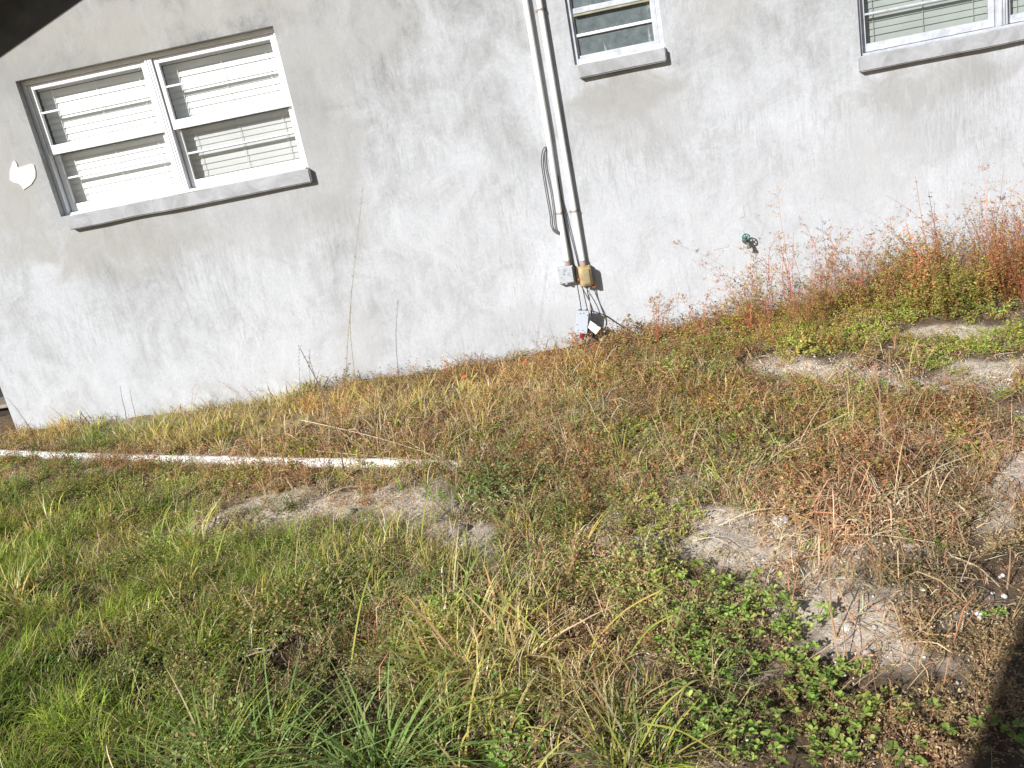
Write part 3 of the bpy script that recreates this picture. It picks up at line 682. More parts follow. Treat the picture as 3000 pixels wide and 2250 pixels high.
def t_litter(n, r, ll, pal, w_=.0015, h=.02):
    mb = MB()
    for i in range(n):
        p = np.array([*rng.uniform(-r, r, 2), rng.uniform(.002, h)]); a = rng.uniform(0, 6.28); d = np.array([math.cos(a), math.sin(a), rng.normal(0, .12)])
        Ln = ll*rng.uniform(.3, 1.3); t = np.linspace(0, 1, 4)[:, None]; s = np.cross(d, UP); s /= np.linalg.norm(s); k = rng.normal(0, .25)
        pts = p+d*Ln*t+s*k*Ln*t*t+UP*(rng.uniform(0, h)*4*t*(1-t))
        strip(mb, pts, w_*rng.uniform(.5, 1.6)*np.array([.7, 1, .9, .4]), s+UP*rng.normal(0, .3), rc(pal))
    return mb.get()
def scatter(name, temps, pts, sc, tint=None, maxtilt=.15, lift=0.0, kind='stuff', lab=None, cat=None, mat_=None, tints=True):
    n = len(pts); z = ground_z(pts); Vs = []; Fs = []; Cs = []; off = 0
    which = rng.integers(len(temps), size=n); rot = rng.uniform(0, 2*math.pi, n); s = rng.uniform(sc[0], sc[1], n)
    ta = rng.normal(0, maxtilt, n); tb = rng.normal(0, maxtilt, n)
    tn = np.ones((n, 3)) if tint is None else tint
    hf = fbm(pts, 2.6, 51, 2); cf = np.clip((fbm(pts, 1.7, 52, 3)-.5)*3.2, -1, 1)[:, None]; bf = fbm(pts, 3.3, 53, 2)[:, None]
    s = s*(.45+1.1*hf) if tints else s
    k_ = .15 if mat_ is not None else (1.0 if tints else .3)
    tn = tn*(1+k_*np.where(cf < 0, cf*np.array([.17, .03, .05]), cf*np.array([.15, .03, -.14])))*(.68+.7*bf)
    tn = tn*(1+rng.uniform(-.16, .16, (n, 1)))*(1+rng.uniform(-.07, .07, (n, 3)))
    for k, (V, Fq, Cc) in enumerate(temps):
        I = np.where(which == k)[0]
        if not len(I): continue
        c, s_ = np.cos(rot[I])[:, None], np.sin(rot[I])[:, None]; sz = s[I][:, None]
        X = (V[None, :, 0]*c-V[None, :, 1]*s_)*sz; Y = (V[None, :, 0]*s_+V[None, :, 1]*c)*sz; Z = V[None, :, 2]*sz
        X = X+ta[I][:, None]*Z; Y = Y+tb[I][:, None]*Z
        # each vertex rides on the ground below it
        gxp = X+pts[I, 0][:, None]; gyp = Y+pts[I, 1][:, None]
        gyp = np.minimum(gyp, WY-.006)
        zz = ground_z(np.stack([gxp.ravel(), gyp.ravel()], 1)).reshape(gxp.shape)
        W = np.stack([gxp, gyp, Z+zz+lift], -1).reshape(-1, 3)
        nv = len(V); Vs.append(W); Fs.append((Fq[None]+(np.arange(len(I))*nv)[:, None, None]).reshape(-1, 4)+off)
        Cs.append((Cc[None]*tn[I][:, None, :]).reshape(-1, 3)); off += len(W)
    me = mesh_np(name, np.concatenate(Vs), np.concatenate(Fs), mat_ or M_leaf, np.concatenate(Cs))
    o = bpy.data.objects.new(name, me); C.objects.link(o); tag(o, lab, cat, kind=kind)
    print(name, n, 'plants', len(me.polygons), 'faces'); return o
def sample(dens, E, bare_k=1.0, clump=None, base_=0.0, region=(-6.2, 5.2, .25, WY-.03), seed=0, thin=1.0):
    """random ground points, dens per square metre where the map says 1"""
    x0, x1, y0, y1 = region; n = int(dens*(x1-x0)*(y1-y0)); P = np.column_stack([rng.uniform(x0, x1, n), rng.uniform(y0, y1, n)])
    p3 = np.column_stack([P, np.zeros(n)]); q = project(p3)
    v = ell(q, E)+base_; v = v*(1-bare_f(P, q)*bare_k)
    if clump: v = v*np.clip((fbm(P, clump[0], seed+20, 3)-clump[1])*clump[2], 0, 1.3)
    keep = (rng.random(n) < v*thin) & (q[:, 0] > -700) & (q[:, 0] < 3700) & (q[:, 1] < 2900)
    return P[keep]

GREEN = [(.15, .31, .03), (.22, .38, .03), (.31, .44, .04), (.11, .22, .03), (.40, .46, .06), (.19, .33, .07)]
YGREEN = [(.42, .40, .06), (.50, .42, .09), (.34, .35, .05), (.54, .42, .14), (.46, .33, .10)]
OLIVE = [(.24, .32, .10), (.34, .40, .14), (.18, .25, .07), (.42, .42, .16), (.40, .28, .12), (.28, .38, .08)]
RUST = [(.46, .22, .09), (.54, .30, .12), (.34, .19, .08), (.42, .32, .13), (.30, .30, .08), (.58, .40, .20), (.42, .15, .07), (.34, .34, .10)]
MOSSY = [(.36, .43, .08), (.30, .38, .07), (.46, .45, .11), (.22, .30, .05), (.50, .36, .11)]
BROWN = [(.36, .25, .14), (.46, .33, .19), (.28, .19, .11), (.52, .39, .23), (.42, .25, .13)]
BRIGHT = [(.22, .34, .06), (.32, .44, .09), (.15, .25, .05), (.42, .50, .14), (.26, .36, .08), (.46, .40, .14)]
STRAW = [(.68, .57, .36), (.58, .46, .27), (.76, .68, .50), (.48, .36, .20), (.64, .50, .28)]

# --- lush green grass
T = [t_grass(16, .115, .11, .0014, GREEN, (.42, .42, .08), dead=.14, deadpal=[(.45, .37, .17), (.36, .30, .10)]) for _ in range(8)]
E1 = [(150, 2000, 800, 480, 0, 1.1), (900, 1930, 280, 210, 20, -.75), (60, 1660, 420, 130, 0, .9), (560, 1700, 380, 120, 0, .8), (950, 1680, 220, 70, -8, .7), (1150, 1850, 200, 90, 0, .4), (1250, 2080, 420, 200, 0, .22), (1750, 2080, 260, 160, 0, .2), (0, 1480, 220, 45, 0, .4)]
scatter('grass', T, sample(620, E1, .9, (3.5, .27, 3.2), seed=1), (.85, 1.6), lab='lush green grass filling the lower left corner', cat='grass')
T = [t_grass(11, .17, .10, .0017, [(.22, .27, .06), (.30, .32, .08), (.16, .22, .05)], (.45, .40, .16), dead=.25, deadpal=STRAW) for _ in range(6)]
scatter('grass', T, sample(60, E1+[(1300, 1800, 600, 300, 0, .5)], .8, seed=2), (.7, 1.3), lab='longer yellowish grass blades rising out of the lawn', cat='grass')
# --- golden thin grass by the wall and on the bank
T = [t_grass(18, .13, .10, .0020, YGREEN, (.55, .42, .18), dead=.3, deadpal=STRAW) for _ in range(6)]
E2 = [(1700, 1300, 500, 150, 0, .35), (1250, 1620, 320, 110, 0, .45), (1350, 1230, 350, 70, -5, .5), (1350, 1950, 420, 160, 0, .55), (1600, 2120, 450, 160, 0, .6), (1200, 1720, 350, 110, 0, .5), (500, 1700, 420, 160, 0, .35), (200, 1560, 300, 60, 0, .35), (420, 1260, 200, 60, -9, 1.0), (680, 1225, 190, 80, -9, 1.2), (950, 1210, 160, 60, -8, .55), (1620, 1120, 130, 60, 0, .6), (230, 1290, 150, 30, -9, .5), (1480, 1560, 160, 60, 0, .4), (1300, 1480, 140, 50, 0, .35), (1080, 1650, 160, 50, 0, .3), (1300, 1180, 200, 50, -9, .5)]
scatter('golden_grass', T, sample(230, E2, .7, (4, .2, 3), seed=3), (.8, 1.6), lab='golden yellow grass tufts along the foot of the wall', cat='grass')
T = [t_grass(13, .15, .20, .0027, [(.34, .40, .07), (.24, .32, .05), (.44, .42, .09), (.18, .25, .05)], (.55, .46, .18), dead=.34, deadpal=[(.55, .38, .18), (.44, .27, .12), (.62, .5, .28)]) for _ in range(7)]
scatter('grass', T, sample(75, [(1600, 2110, 380, 170, 0, 1.1), (1350, 1930, 330, 120, 0, .8), (1250, 1750, 250, 90, 0, .4), (1900, 2000, 120, 100, 0, .6)], .8, (4, .25, 3), seed=31), (.7, 1.5), lab='yellow green sedge with curling half dead blades at the bottom centre', cat='grass')
# --- olive, small-leaved
T = [t_weed(10, .10, .09, .011, .0027, [(.24, .17, .08), (.30, .14, .07)], OLIVE, 18, .0009, .5) for _ in range(7)]
E3 = [(820, 1950, 430, 330, 20, 1.2), (1780, 1590, 330, 160, 0, .9), (2150, 1240, 260, 120, 0, .3), (2050, 1850, 180, 100, 0, .3), (300, 1470, 420, 60, -5, .5), (1450, 1400, 350, 70, 0, .15), (1100, 1820, 300, 150, 0, .3)]
scatter('weeds', T, sample(215, E3, .85, (4, .2, 3), seed=4), (.8, 1.4), lab='olive green weeds with tiny leaves in the foreground', cat='weeds')
# --- mossy yellow green mats on the bank
T = [t_weed(9, .11, .065, .015, .0042, [(.30, .18, .08), (.36, .14, .07)], MOSSY, 17, .0011, .3) for _ in range(7)]
E4 = [(2250, 1040, 420, 46, -6, .6), (2920, 1010, 170, 60, -5, 1.1), (2450, 930, 500, 50, -12, 1.1), (2850, 850, 300, 60, -12, 1.2), (2130, 1230, 260, 150, 0, .9), (1800, 1230, 300, 160, 0, .3), (400, 1440, 450, 50, -4, .35), (1150, 1330, 350, 50, 0, .3), (150, 1400, 200, 60, 0, .3), (2600, 1020, 300, 50, 0, .7),
      (2500, 1200, 300, 60, 0, .35), (600, 1500, 200, 40, -8, .6), (1250, 1320, 300, 60, 0, .2), (1700, 1420, 300, 60, 0, .2), (2850, 1260, 250, 90, 0, .4)]
scatter('weeds', T, sample(215, E4, .8, (3.2, .22, 3), seed=5), (.7, 1.25), lab='mossy yellow green weed mats on the bank', cat='weeds')
# --- rust coloured
T = [t_weed(9, .11, .115, .013, .0033, [(.40, .13, .07), (.32, .12, .06), (.42, .30, .18)], RUST, 16, .0011, .5) for _ in range(8)]
E5 = [(1450, 1450, 300, 90, 0, .5), (1500, 1130, 350, 120, -5, .7), (1900, 1180, 380, 170, 0, .9), (1500, 1300, 420, 90, 0, .55), (2650, 1300, 420, 150, 0, 1.0), (2300, 1400, 350, 100, 0, .7), (2050, 1010, 360, 50, -9, .9), (1950, 960, 200, 40, -9, .9), (2650, 1480, 350, 110, 0, .7), (1030, 1190, 240, 40, -9, .8), (700, 1180, 250, 30, -9, .5),
      (300, 1380, 420, 30, -3, .7), (900, 1420, 450, 40, 0, .45), (1820, 1460, 260, 60, 0, .5), (150, 1290, 200, 26, -9, .7), (1850, 1860, 200, 100, 0, .35), (1200, 1000, 30, 30, 0, .3), (2950, 1330, 150, 80, 0, .8), (2550, 1030, 250, 30, 0, .4)]
scatter('weeds', T, sample(165, E5, .8, (3.6, .25, 3.2), seed=6), (.6, 1.25), lab='rust coloured weeds covering the bank below the wall', cat='weeds')
T = [t_weed(9, .12, .12, .012, .0030, [(.36, .16, .08), (.42, .30, .18)], RUST+BROWN, 12, .0012, .6) for _ in range(5)]
scatter('weeds', T, sample(150, [(120, 1352, 160, 16, 0, 1), (330, 1368, 120, 12, 0, 1), (700, 1372, 200, 12, 1, .6), (1200, 1378, 350, 20, 1, .6), (950, 1378, 60, 20, 0, .8)], 0, (5, .3, 3.5), seed=17), (.7, 1.2), lab='withered weeds sprawling over the white pipe', cat='weeds', mat_=M_dry)
# --- brown, dying cover
T = [t_weed(10, .09, .055, .011, .0026, [(.30, .18, .09), (.42, .26, .13)], BROWN, 12, .0012, .4) for _ in range(6)]
E6 = [(1450, 2050, 550, 260, 0, .5), (2600, 2000, 420, 330, 0, .8), (1750, 1820, 350, 120, 0, .7), (1500, 2000, 600, 260, 0, .45), (2500, 1600, 520, 150, 0, .6), (700, 1480, 500, 50, -8, 1.0), (250, 1440, 400, 60, -5, .9), (1300, 1750, 300, 160, 0, .5), (1000, 1900, 160, 120, 0, .5), (600, 1560, 350, 50, -8, .7), (1700, 1280, 500, 160, 0, .4), (2600, 1350, 450, 150, 0, .5), (300, 1350, 420, 60, 0, .4), (2800, 1560, 300, 100, 0, .7)]
scatter('weeds', T, sample(215, E6, .8, (5, .2, 3), seed=7, base_=.16), (.6, 1.2), lab='brown withering weeds over bare sand', cat='weeds', mat_=M_dry)
T = [t_weed(11, .08, .05, .011, .0026, [(.42, .26, .13), (.52, .34, .18)], [(.50, .36, .20), (.60, .46, .27), (.40, .28, .15), (.34, .30, .13)], 15, .0014, .5) for _ in range(6)]
scatter('weeds', T, sample(210, [(2720, 1960, 300, 200, 0, 1), (2550, 2150, 300, 120, 0, .8), (2650, 1700, 330, 70, 5, .7), (2200, 2080, 250, 150, 0, .4), (2800, 1560, 200, 60, 0, .6), (1750, 1800, 220, 90, 0, .6)], .95, (6, .3, 3.2), seed=37), (.7, 1.3), lab='matted brown dying weeds at the lower right', cat='weeds')
# --- bright broad leaves
T = [t_broad(8, .065, .06, .018, .0060, BRIGHT) for _ in range(6)]
E7 = [(2120, 1880, 200, 120, 8, 1.2), (2230, 1990, 190, 130, 0, 1.1), (2330, 2160, 190, 90, 0, 1.0), (2120, 2140, 150, 90, 0, .6), (2470, 2180, 130, 60, 20, .9), (2560, 2060, 120, 30, 18, .6), (1300, 1830, 90, 70, 0, 1.0), (1530, 2180, 110, 90, 0, .9), (2400, 2060, 60, 30, 0, .8), (2900, 2225, 160, 34, 0, .8), (2780, 2130, 90, 40, 0, .3), (1480, 2050, 90, 40, 0, .5), (1190, 2230, 80, 50, 0, .3), (2330, 1790, 80, 30, 0, .6), (2650, 2200, 100, 40, 0, .4)]
scatter('clover', T, sample(290, E7, .05, (8, .17, 3.8), seed=8), (.6, 1.15), lab='bright green round leaved ground cover at the lower right', cat='ground cover', tints=False)
T = [t_broad(6, .05, .03, .018, .0050, GREEN+BRIGHT) for _ in range(4)]
scatter('clover', T, sample(22, [(1500, 1600, 1800, 900, 0, .8)], .5, (6, .3, 3), seed=9), (.5, 1.0), lab='small green leaf rosettes scattered among the weeds', cat='ground cover')
# --- yellow-green patch
T = [t_broad(7, .045, .04, .014, .0048, [(.42, .46, .10), (.50, .52, .16), (.36, .42, .08)]) for _ in range(3)]
scatter('succulent_patch', T, sample(420, [(1885, 1540, 60, 36, 0, 1), (1960, 1500, 60, 26, 20, 1), (2010, 1545, 40, 46, 0, 1), (1930, 1580, 60, 28, 0, 1)], 0, seed=10), (.6, 1.0), lab='pale yellow green leafy patch beside the bare sand', cat='ground cover', tints=False)
# --- straw and litter
T = [t_litter(26, .09, .07, STRAW+BROWN, .0013, .022) for _ in range(6)]
scatter('dead_straw', T, sample(110, [(1500, 1500, 2000, 600, 0, .55), (1300, 1250, 700, 160, 0, .5), (2600, 1400, 450, 260, 0, .8), (1200, 1420, 700, 60, 0, .6)], .35, (4, .2, 3), seed=11), (.6, 1.3), lab='dead straw and stem litter over the ground', cat='straw', mat_=M_dry)
T = [t_grass(9, .20, .18, .0012, STRAW, (.6, .5, .35), dead=1, deadpal=STRAW, lean=1.2) for _ in range(6)]
scatter('dead_grass', T, sample(48, [(1500, 1180, 400, 120, 0, .9), (1900, 1300, 450, 160, 0, .7), (2600, 1350, 420, 220, 0, 1), (1100, 1330, 250, 70, 0, .8), (1500, 1750, 700, 300, 0, .25), (700, 1900, 600, 300, 0, .18), (2950, 1250, 200, 100, 0, .6)], .6, seed=12), (.5, 1.25), lab='thin bleached dead grass standing in the weeds', cat='grass', mat_=M_dry)
# small gravel and shell bits
def t_pebbles(n, r):
    mb = MB()
    for i in range(n):
        s = rng.uniform(.0012, .0042); c = np.array([*rng.uniform(-r, r, 2), s*.3]); k = rng.uniform(.55, 1.2, 3)*s
        cube = np.array([(x, y, z) for x in (-.7, .7) for y in (-.7, .7) for z in (-.6, .6)])*k*(1+rng.uniform(-.25, .25, (8, 3)))+c
        mb.add(cube, np.array([(0, 1, 3, 2), (4, 6, 7, 5), (0, 4, 5, 1), (2, 3, 7, 6), (1, 5, 7, 3), (0, 2, 6, 4)]), np.tile(rc([(.62, .60, .56), (.40, .36, .31), (.28, .23, .18), (.5, .46, .4)]), (8, 1)))
    return mb.get()
M_peb = leafmat('pebble_stone', 0.0, .85)
scatter('gravel', [t_pebbles(22, .08) for _ in range(4)], sample(60, BARE, 0, base_=.12, seed=13), (.7, 1.4), lab='fine gravel and shell bits on the bare sand', cat='gravel', mat_=M_peb)

# --- tall red-stemmed weeds along the wall
RLEAF = [(.56, .28, .16), (.50, .32, .14), (.38, .34, .10), (.62, .36, .22), (.50, .22, .14), (.30, .30, .08)]
def red_weed(seed, H, stems, spread, br=14, lv=7):
    global rng; keep = rng; rng = np.random.default_rng(seed); sb = MB(); lb = MB()
    for i in range(stems):
        a = rng.uniform(0, 2*math.pi); d = np.array([math.cos(a), math.sin(a)*.35, 0]); h = H*rng.uniform(.45, 1.0); out = spread*rng.uniform(.15, 1)*h
        n = 14; t = np.linspace(0, 1, n)[:, None]; kx = rng.normal(0, .10)
        s0 = np.array([d[1], -d[0], 0])
        pts = d*out*t**1.4+s0*kx*h*np.sin(t*5)*.5+UP*h*(t-.22*t**3*rng.uniform(.0, 1.4))
        pts[:, :2] += np.cumsum(rng.normal(0, .004, (n, 2)), 0)
        c = rc([(.58, .19, .14), (.48, .17, .11), (.62, .28, .20)], .15); W = np.linspace(.0022, .0007, n)
        strip(sb, pts, W, np.array([1.0, 0, 0]), c); strip(sb, pts, W, np.array([0, 1.0, 0]), c)
        for k in range(br):
            u = rng.uniform(.12, 1.0); j = min(int(u*(n-1)), n-2); p = pts[j]; b = rng.uniform(0, 6.28)
            bd = np.array([math.cos(b), math.sin(b)*.6, rng.uniform(.1, .9)]); bd /= np.linalg.norm(bd); Lb = h*.22*(1.15-u)*rng.uniform(.5, 1.3)+.02
            bt = np.linspace(0, 1, 4)[:, None]; bp = p+bd*Lb*bt+UP*(-.15*Lb*bt**2); strip(sb, bp, np.linspace(.0011, .0005, 4), np.array([.8, .6, 0]), c*1.05)
            for m_ in range(lv):
                v = rng.uniform(.1, 1.0); q = p+bd*Lb*v+UP*(-.15*Lb*v*v); dd = bd*.4+rng.normal(0, .7, 3)
                leaf(lb, q+rng.normal(0, .004, 3), dd, UP+rng.normal(0, .6, 3), .013*rng.uniform(.6, 1.3), .0033, rc(RLEAF))
    out_ = (sb.get(), lb.get()); rng = keep; return out_
def plant_thing(name, var, x, y, sc, lab, group, cat='weed'):
    t = empty(name, (x, y, gz(x, y)-.01)); t.scale = (1, 1, 1); tag(t, lab, cat, group)
    (sv, sf, sc_), (lv_, lf, lc) = var
    for nm, (v, f, c_), m_ in (('stems', (sv, sf, sc_), M_dry), ('leaves', (lv_, lf, lc), M_leaf)):
        v = v*sc; v[:, 1] = np.minimum(v[:, 1], WY-.008-y)
        me = mesh_np(nm, v, f, m_, c_); o = bpy.data.objects.new(nm, me); C.objects.link(o); o.parent = t
    return t
RW = [(2250, 965, .86, 4, .5, 'thin red weed just right of the garden tap with few branches'), (2430, 945, .88, 5, .9, 'loose pink red weed spreading between the tap and the right window'),
      (2380, 955, .80, 6, .9, 'red weed with long arcs bending right beside the tallest thin one'), (2650, 900, .70, 6, 1.1, 'wide red weed with low arching branches in the middle of the right wall'), (2060, 1000, .50, 6, 1.2, 'low wide red weed left of the garden tap'),
      (2330, 950, 1.08, 6, .22, 'tallest thin red weed standing right of the garden tap'), (2200, 985, .72, 5, .8, 'red weed arching low to the left below the garden tap'),
      (2520, 930, .74, 8, .6, 'red weed leaning right, midway along the right part of the wall'), (2900, 860, 1.12, 7, .30, 'tall red weed reaching towards the right window sill'),
      (2760, 880, .74, 8, .7, 'spreading red weed left of the tall one under the right window'), (1930, 1010, .48, 5, .6, 'small red weed on the wall right of the hanging cables'),
      (3060, 850, .85, 9, .5, 'red weed at the right edge of the picture')]
for i, (u, v, H, st, sp, lab) in enumerate(RW):
    q = gpt((u, v)); y = min(max(q.y, 5.35), 5.72); x = ony((u, v), y).x
    plant_thing('red_weed', red_weed(100+i, H, st, sp, 20, 8), x, y, 1.0, lab, 'red stemmed weeds along the wall')
# their dense lower neighbours read as one mass
def mass(name, n, xr, yr, Hf, lab, seed, st=6, sp=1.35):
    vs = [red_weed(seed+k, 1.0, st, sp, 15, 9) for k in range(5)]; mb = MB(); 
    for i in range(n):
        x = rng.uniform(*xr); y = rng.uniform(*yr); H = Hf(x)*rng.uniform(.55, 1.15); a = rng.uniform(0, 6.28)
        for (v, f, c_) in vs[rng.integers(5)]:
            w_ = v.copy(); r_ = np.array([[math.cos(a), -math.sin(a)], [math.sin(a), math.cos(a)]]); w_[:, :2] = w_[:, :2]@r_.T
            w_ = w_*H; w_ += np.array([x, y, gz(x, y)-.01]); w_[:, 1] = np.minimum(w_[:, 1], WY-.006)
            if True: mb.add(w_, f, c_*rng.uniform(.8, 1.15))
    V, Fq, Cc = mb.get(); me = mesh_np(name, V, Fq, M_leaf, Cc); o = bpy.data.objects.new(name, me); C.objects.link(o)
    tag(o, lab, 'weeds', kind='stuff'); print(name, len(Fq))
mass('red_weeds', 82, (.7, 5.2), (5.15, 5.75), lambda x: np.interp(x, [1.0, 1.6, 2.4, 3.2, 4.5], [.22, .50, .58, .84, .95]), 'dense reddish weeds massed against the right part of the wall', 300)
mass('red_weeds', 16, (1.1, 3.6), (5.35, 5.7), lambda x: .72, 'thin arching red weeds standing above the red mass', 500, 3, 1.7)
mass('weeds', 9, (-3.3, .4), (5.6, 5.8), lambda x: .34, 'single taller sprigs in front of the left part of the wall', 600, 3, 1.2)
mass('red_weeds', 26, (-4.6, 1.0), (5.45, 5.8), lambda x: .17, 'sparse low weeds against the left part of the wall', 400)
T = [t_weed(14, .16, .24, .014, .0042, [(.36, .16, .07)], MOSSY+[(.34, .22, .09), (.40, .22, .10)], 30, .0013, .6) for _ in range(5)]
scatter('weeds', T, sample(120, [(2500, 890, 420, 50, -12, .8), (2900, 790, 330, 90, -12, 1.2)], 0, (3, .15, 3), seed=14, region=(1.0, 5.2, 4.5, 5.75)), (.6, 1.3), lab='green and rust undergrowth below the red weeds', cat='weeds')

T = [t_weed(16, .20, .52, .015, .0042, [(.45, .15, .09)], [(.52, .24, .09), (.58, .28, .10), (.40, .28, .08), (.50, .19, .09), (.34, .33, .08)], 34, .0016, .75) for _ in range(5)]
scatter('red_weeds', T, sample(38, [(2990, 810, 150, 80, -10, 1.2), (2780, 870, 150, 50, -12, .5)], 0, seed=24, region=(1.8, 5.2, 4.9, 5.7)), (.7, 1.2), lab='tall orange red undergrowth at the right edge of the wall', cat='weeds')
T = [t_litter(40, .13, .14, [(.46, .31, .17), (.58, .42, .25), (.36, .20, .10), (.52, .24, .13)], .0011, .07) for _ in range(6)]
scatter('dead_straw', T, sample(42, [(2600, 1330, 450, 230, 0, 1), (1700, 1250, 500, 160, 0, .6), (2650, 1750, 400, 250, 0, .6), (1500, 1900, 500, 250, 0, .5), (1000, 1350, 500, 80, 0, .7), (1000, 1850, 200, 150, 0, .4)], .5, (3, .25, 3), seed=25), (.6, 1.3), lab='tangled thin brown stems woven through the weeds', cat='straw', mat_=M_dry)
# --- individual stalks, straws, tufts
def col_obj(name, V, Fq, Cc, m_, lab, cat, group=None, loc=(0, 0, 0)):
    loc = np.array(loc); me = mesh_np(name, V-loc, Fq, m_, Cc); o = bpy.data.objects.new(name, me); C.objects.link(o); o.location = Vector(loc)
    tag(o, lab, cat, group); return o
def stalk_strips(mb, P, w0, w1, c):
    P = np.array([list(q) for q in P]); n = len(P)
    for s in (np.array([1., 0, 0]), np.array([0, .8, .6])): strip(mb, P, np.linspace(w0, w1, n), s, c)
def sedge(b, t, zt, lab, umb=6, c=(.36, .36, .09), bc=(.40, .38, .12), arc=.03, w_=.0030):
    p0 = gpt(b); p1 = onz(t, gz(p0.x, p0.y)+zt); m_ = p0.lerp(p1, .55)+Vector((0, 0, arc))
    e = empty('sedge_stalk', p0); tag(e, lab, 'sedge', 'flowering sedge stalks in the foreground')
    mb = MB(); stalk_strips(mb, smooth_path([p0, m_, p1], 7), w_, w_*.7, np.array(c)); V, Fq, Cc = mb.get()
    me = mesh_np('stem', V-np.array(p0), Fq, M_leaf, Cc); o = bpy.data.objects.new('stem', me); C.objects.link(o); o.parent = e
    mb = MB(); q = np.array(p1)
    for k in range(umb):
        a = k*2*math.pi/umb+rng.normal(0, .3); d = np.array([math.cos(a), math.sin(a), rng.uniform(-.1, .6)]); Lb = rng.uniform(.04, .10)
        t_ = np.linspace(0, 1, 5)[:, None]; P = q+d*Lb*t_-UP*Lb*.5*t_**2.2; s = np.cross(d, UP); s /= np.linalg.norm(s)
        strip(mb, P, np.array([.5, 1, .8, .5, .1])*.0024, s, np.array(bc), np.array(bc)*1.15)
    if not umb: return
    V, Fq, Cc = mb.get(); me = mesh_np('bracts', V-np.array(p0), Fq, M_leaf, Cc); o = bpy.data.objects.new('bracts', me); C.objects.link(o); o.parent = e
SG = [((1672, 1948), (1380, 1735), .22, 'leftmost of the sedge stalks fanning up from the centre tussock', 6),
      ((1680, 2005), (1482, 1762), .24, 'sedge stalk rising left of centre with a small star head', 7),
      ((1650, 1890), (1548, 1752), .20, 'short sedge stalk nearest the middle of the ground', 4),
      ((1820, 1955), (1975, 1800), .26, 'sedge stalk leaning right towards the round leaved cover', 6),
      ((1700, 1925), (1940, 1728), .26, 'long sedge stalk reaching up to a pale broken star head', 5),
      ((1700, 2048), (1308, 2078), .10, 'sedge stalk lying almost flat to the left, the lower of two', 5),
      ((1690, 1965), (1300, 1974), .10, 'sedge stalk lying almost flat to the left, the upper of two', 4),
      ((1020, 2000), (1092, 1652), .22, 'thin sedge stalk standing above the coarse grass clump', 4),
      ((1230, 1620), (1262, 1425), .16, 'yellow stalk standing at the bare sand patch', 0),
      ((620, 1700), (690, 1500), .18, 'sedge stalk with forked head above the green lawn', 5),
      ((460, 1640), (500, 1480), .2, 'thin sedge stalk standing left of the bare strip', 4),
      ((1360, 2240), (1420, 1900), .22, 'sedge stalk beside the green leaves at the bottom', 5),
      ((1850, 2240), (2010, 2010), .20, 'sedge stalk rising at the bottom right of centre', 6),
      ((2150, 2240), (1880, 2120), .14, 'sedge stalk leaning left at the bottom edge', 4)]
for b, t, z, lab, um in SG: sedge(b, t, z, lab, um, c=random.choice([(.48, .48, .10), (.56, .46, .12), (.40, .46, .09)]))
for (u, v, lab) in ((1725, 1745, 'pale dried star shaped seed head on the brown ground'), (2082, 1768, 'pale dried star shaped seed head beside the green cover')):
    mb = MB(); q = np.array(gpt((u, v), .03))
    for k in range(7):
        a = k*.9+rng.normal(0, .25); d = np.array([math.cos(a), math.sin(a), rng.uniform(-.05, .3)]); Lb = rng.uniform(.05, .10); s0 = np.cross(d, UP); s0 /= np.linalg.norm(s0); t_ = np.linspace(0, 1, 6)[:, None]
        P = q+d*Lb*t_+s0*rng.normal(0, .25)*Lb*t_**2-UP*Lb*.35*t_**2; strip(mb, P, np.array([.6, 1, .9, .8, .5, .1])*.003, s0, np.array([.60, .50, .30]))
    col_obj('dried_seed_head', *mb.get(), M_dry, lab, 'seed head', 'dried seed heads', q)
STR = [((880, 1230), (1425, 1384), .10, .02, 'longest pale straw lying across the white pipe end', .0028), ((920, 1320), (1420, 1375), .06, .03, 'second long straw just below the longest one', .0024),
       ((1190, 1290), (1500, 1500), .1, .02, 'thin straw pointing down to the right below the pipe end', .0018), ((2480, 1212), (2185, 1402), .12, .03, 'long pale straw slanting through the middle of the bank', .0026),
       ((1955, 1268), (1908, 1345), .06, .04, 'short thick pale straw in the middle of the bank', .0032), ((1908, 1388), (1866, 1458), .05, .03, 'short straw below the short thick one', .0030),
       ((2105, 1540), (2330, 1490), .02, .04, 'straw on the bare sand beside the yellow green patch', .0028), ((2450, 1566), (2740, 1590), .04, .06, 'long straw across the brown stalks at the right', .0026),
       ((2030, 1585), (2160, 1610), .02, .02, 'thin straw on the bare sand patch', .0020), ((420, 1420), (820, 1270), .02, .1, 'long thin straw rising to the right beside the pipe', .0018),
       ((1000, 1840), (960, 1890), .06, .02, 'white straw leaning in the dark gap of the lawn', .0024), ((950, 1455), (1070, 1425), .02, .02, 'curved straw just above the bare sand patch', .0028),
       ((2790, 1630), (2930, 1720), .04, .02, 'pale stick lying towards the shell bits', .0030), ((2600, 1480), (2850, 1330), .03, .12, 'long bleached stem slanting up to the right', .0028)]
for b, t, z0, z1, lab, w_ in STR:
    p0 = gpt(b, z0); p1 = gpt(t, z1); mb = MB(); m_ = p0.lerp(p1, .5)+Vector((random.uniform(-.01, .01), 0, random.uniform(.0, .03)))
    stalk_strips(mb, smooth_path([p0, m_, p1], 6), w_, w_*.45, np.array([.62, .53, .36])*random.uniform(.85, 1.1)); col_obj('straw', *mb.get(), M_dry, lab, 'straw', 'long loose straws', p0)
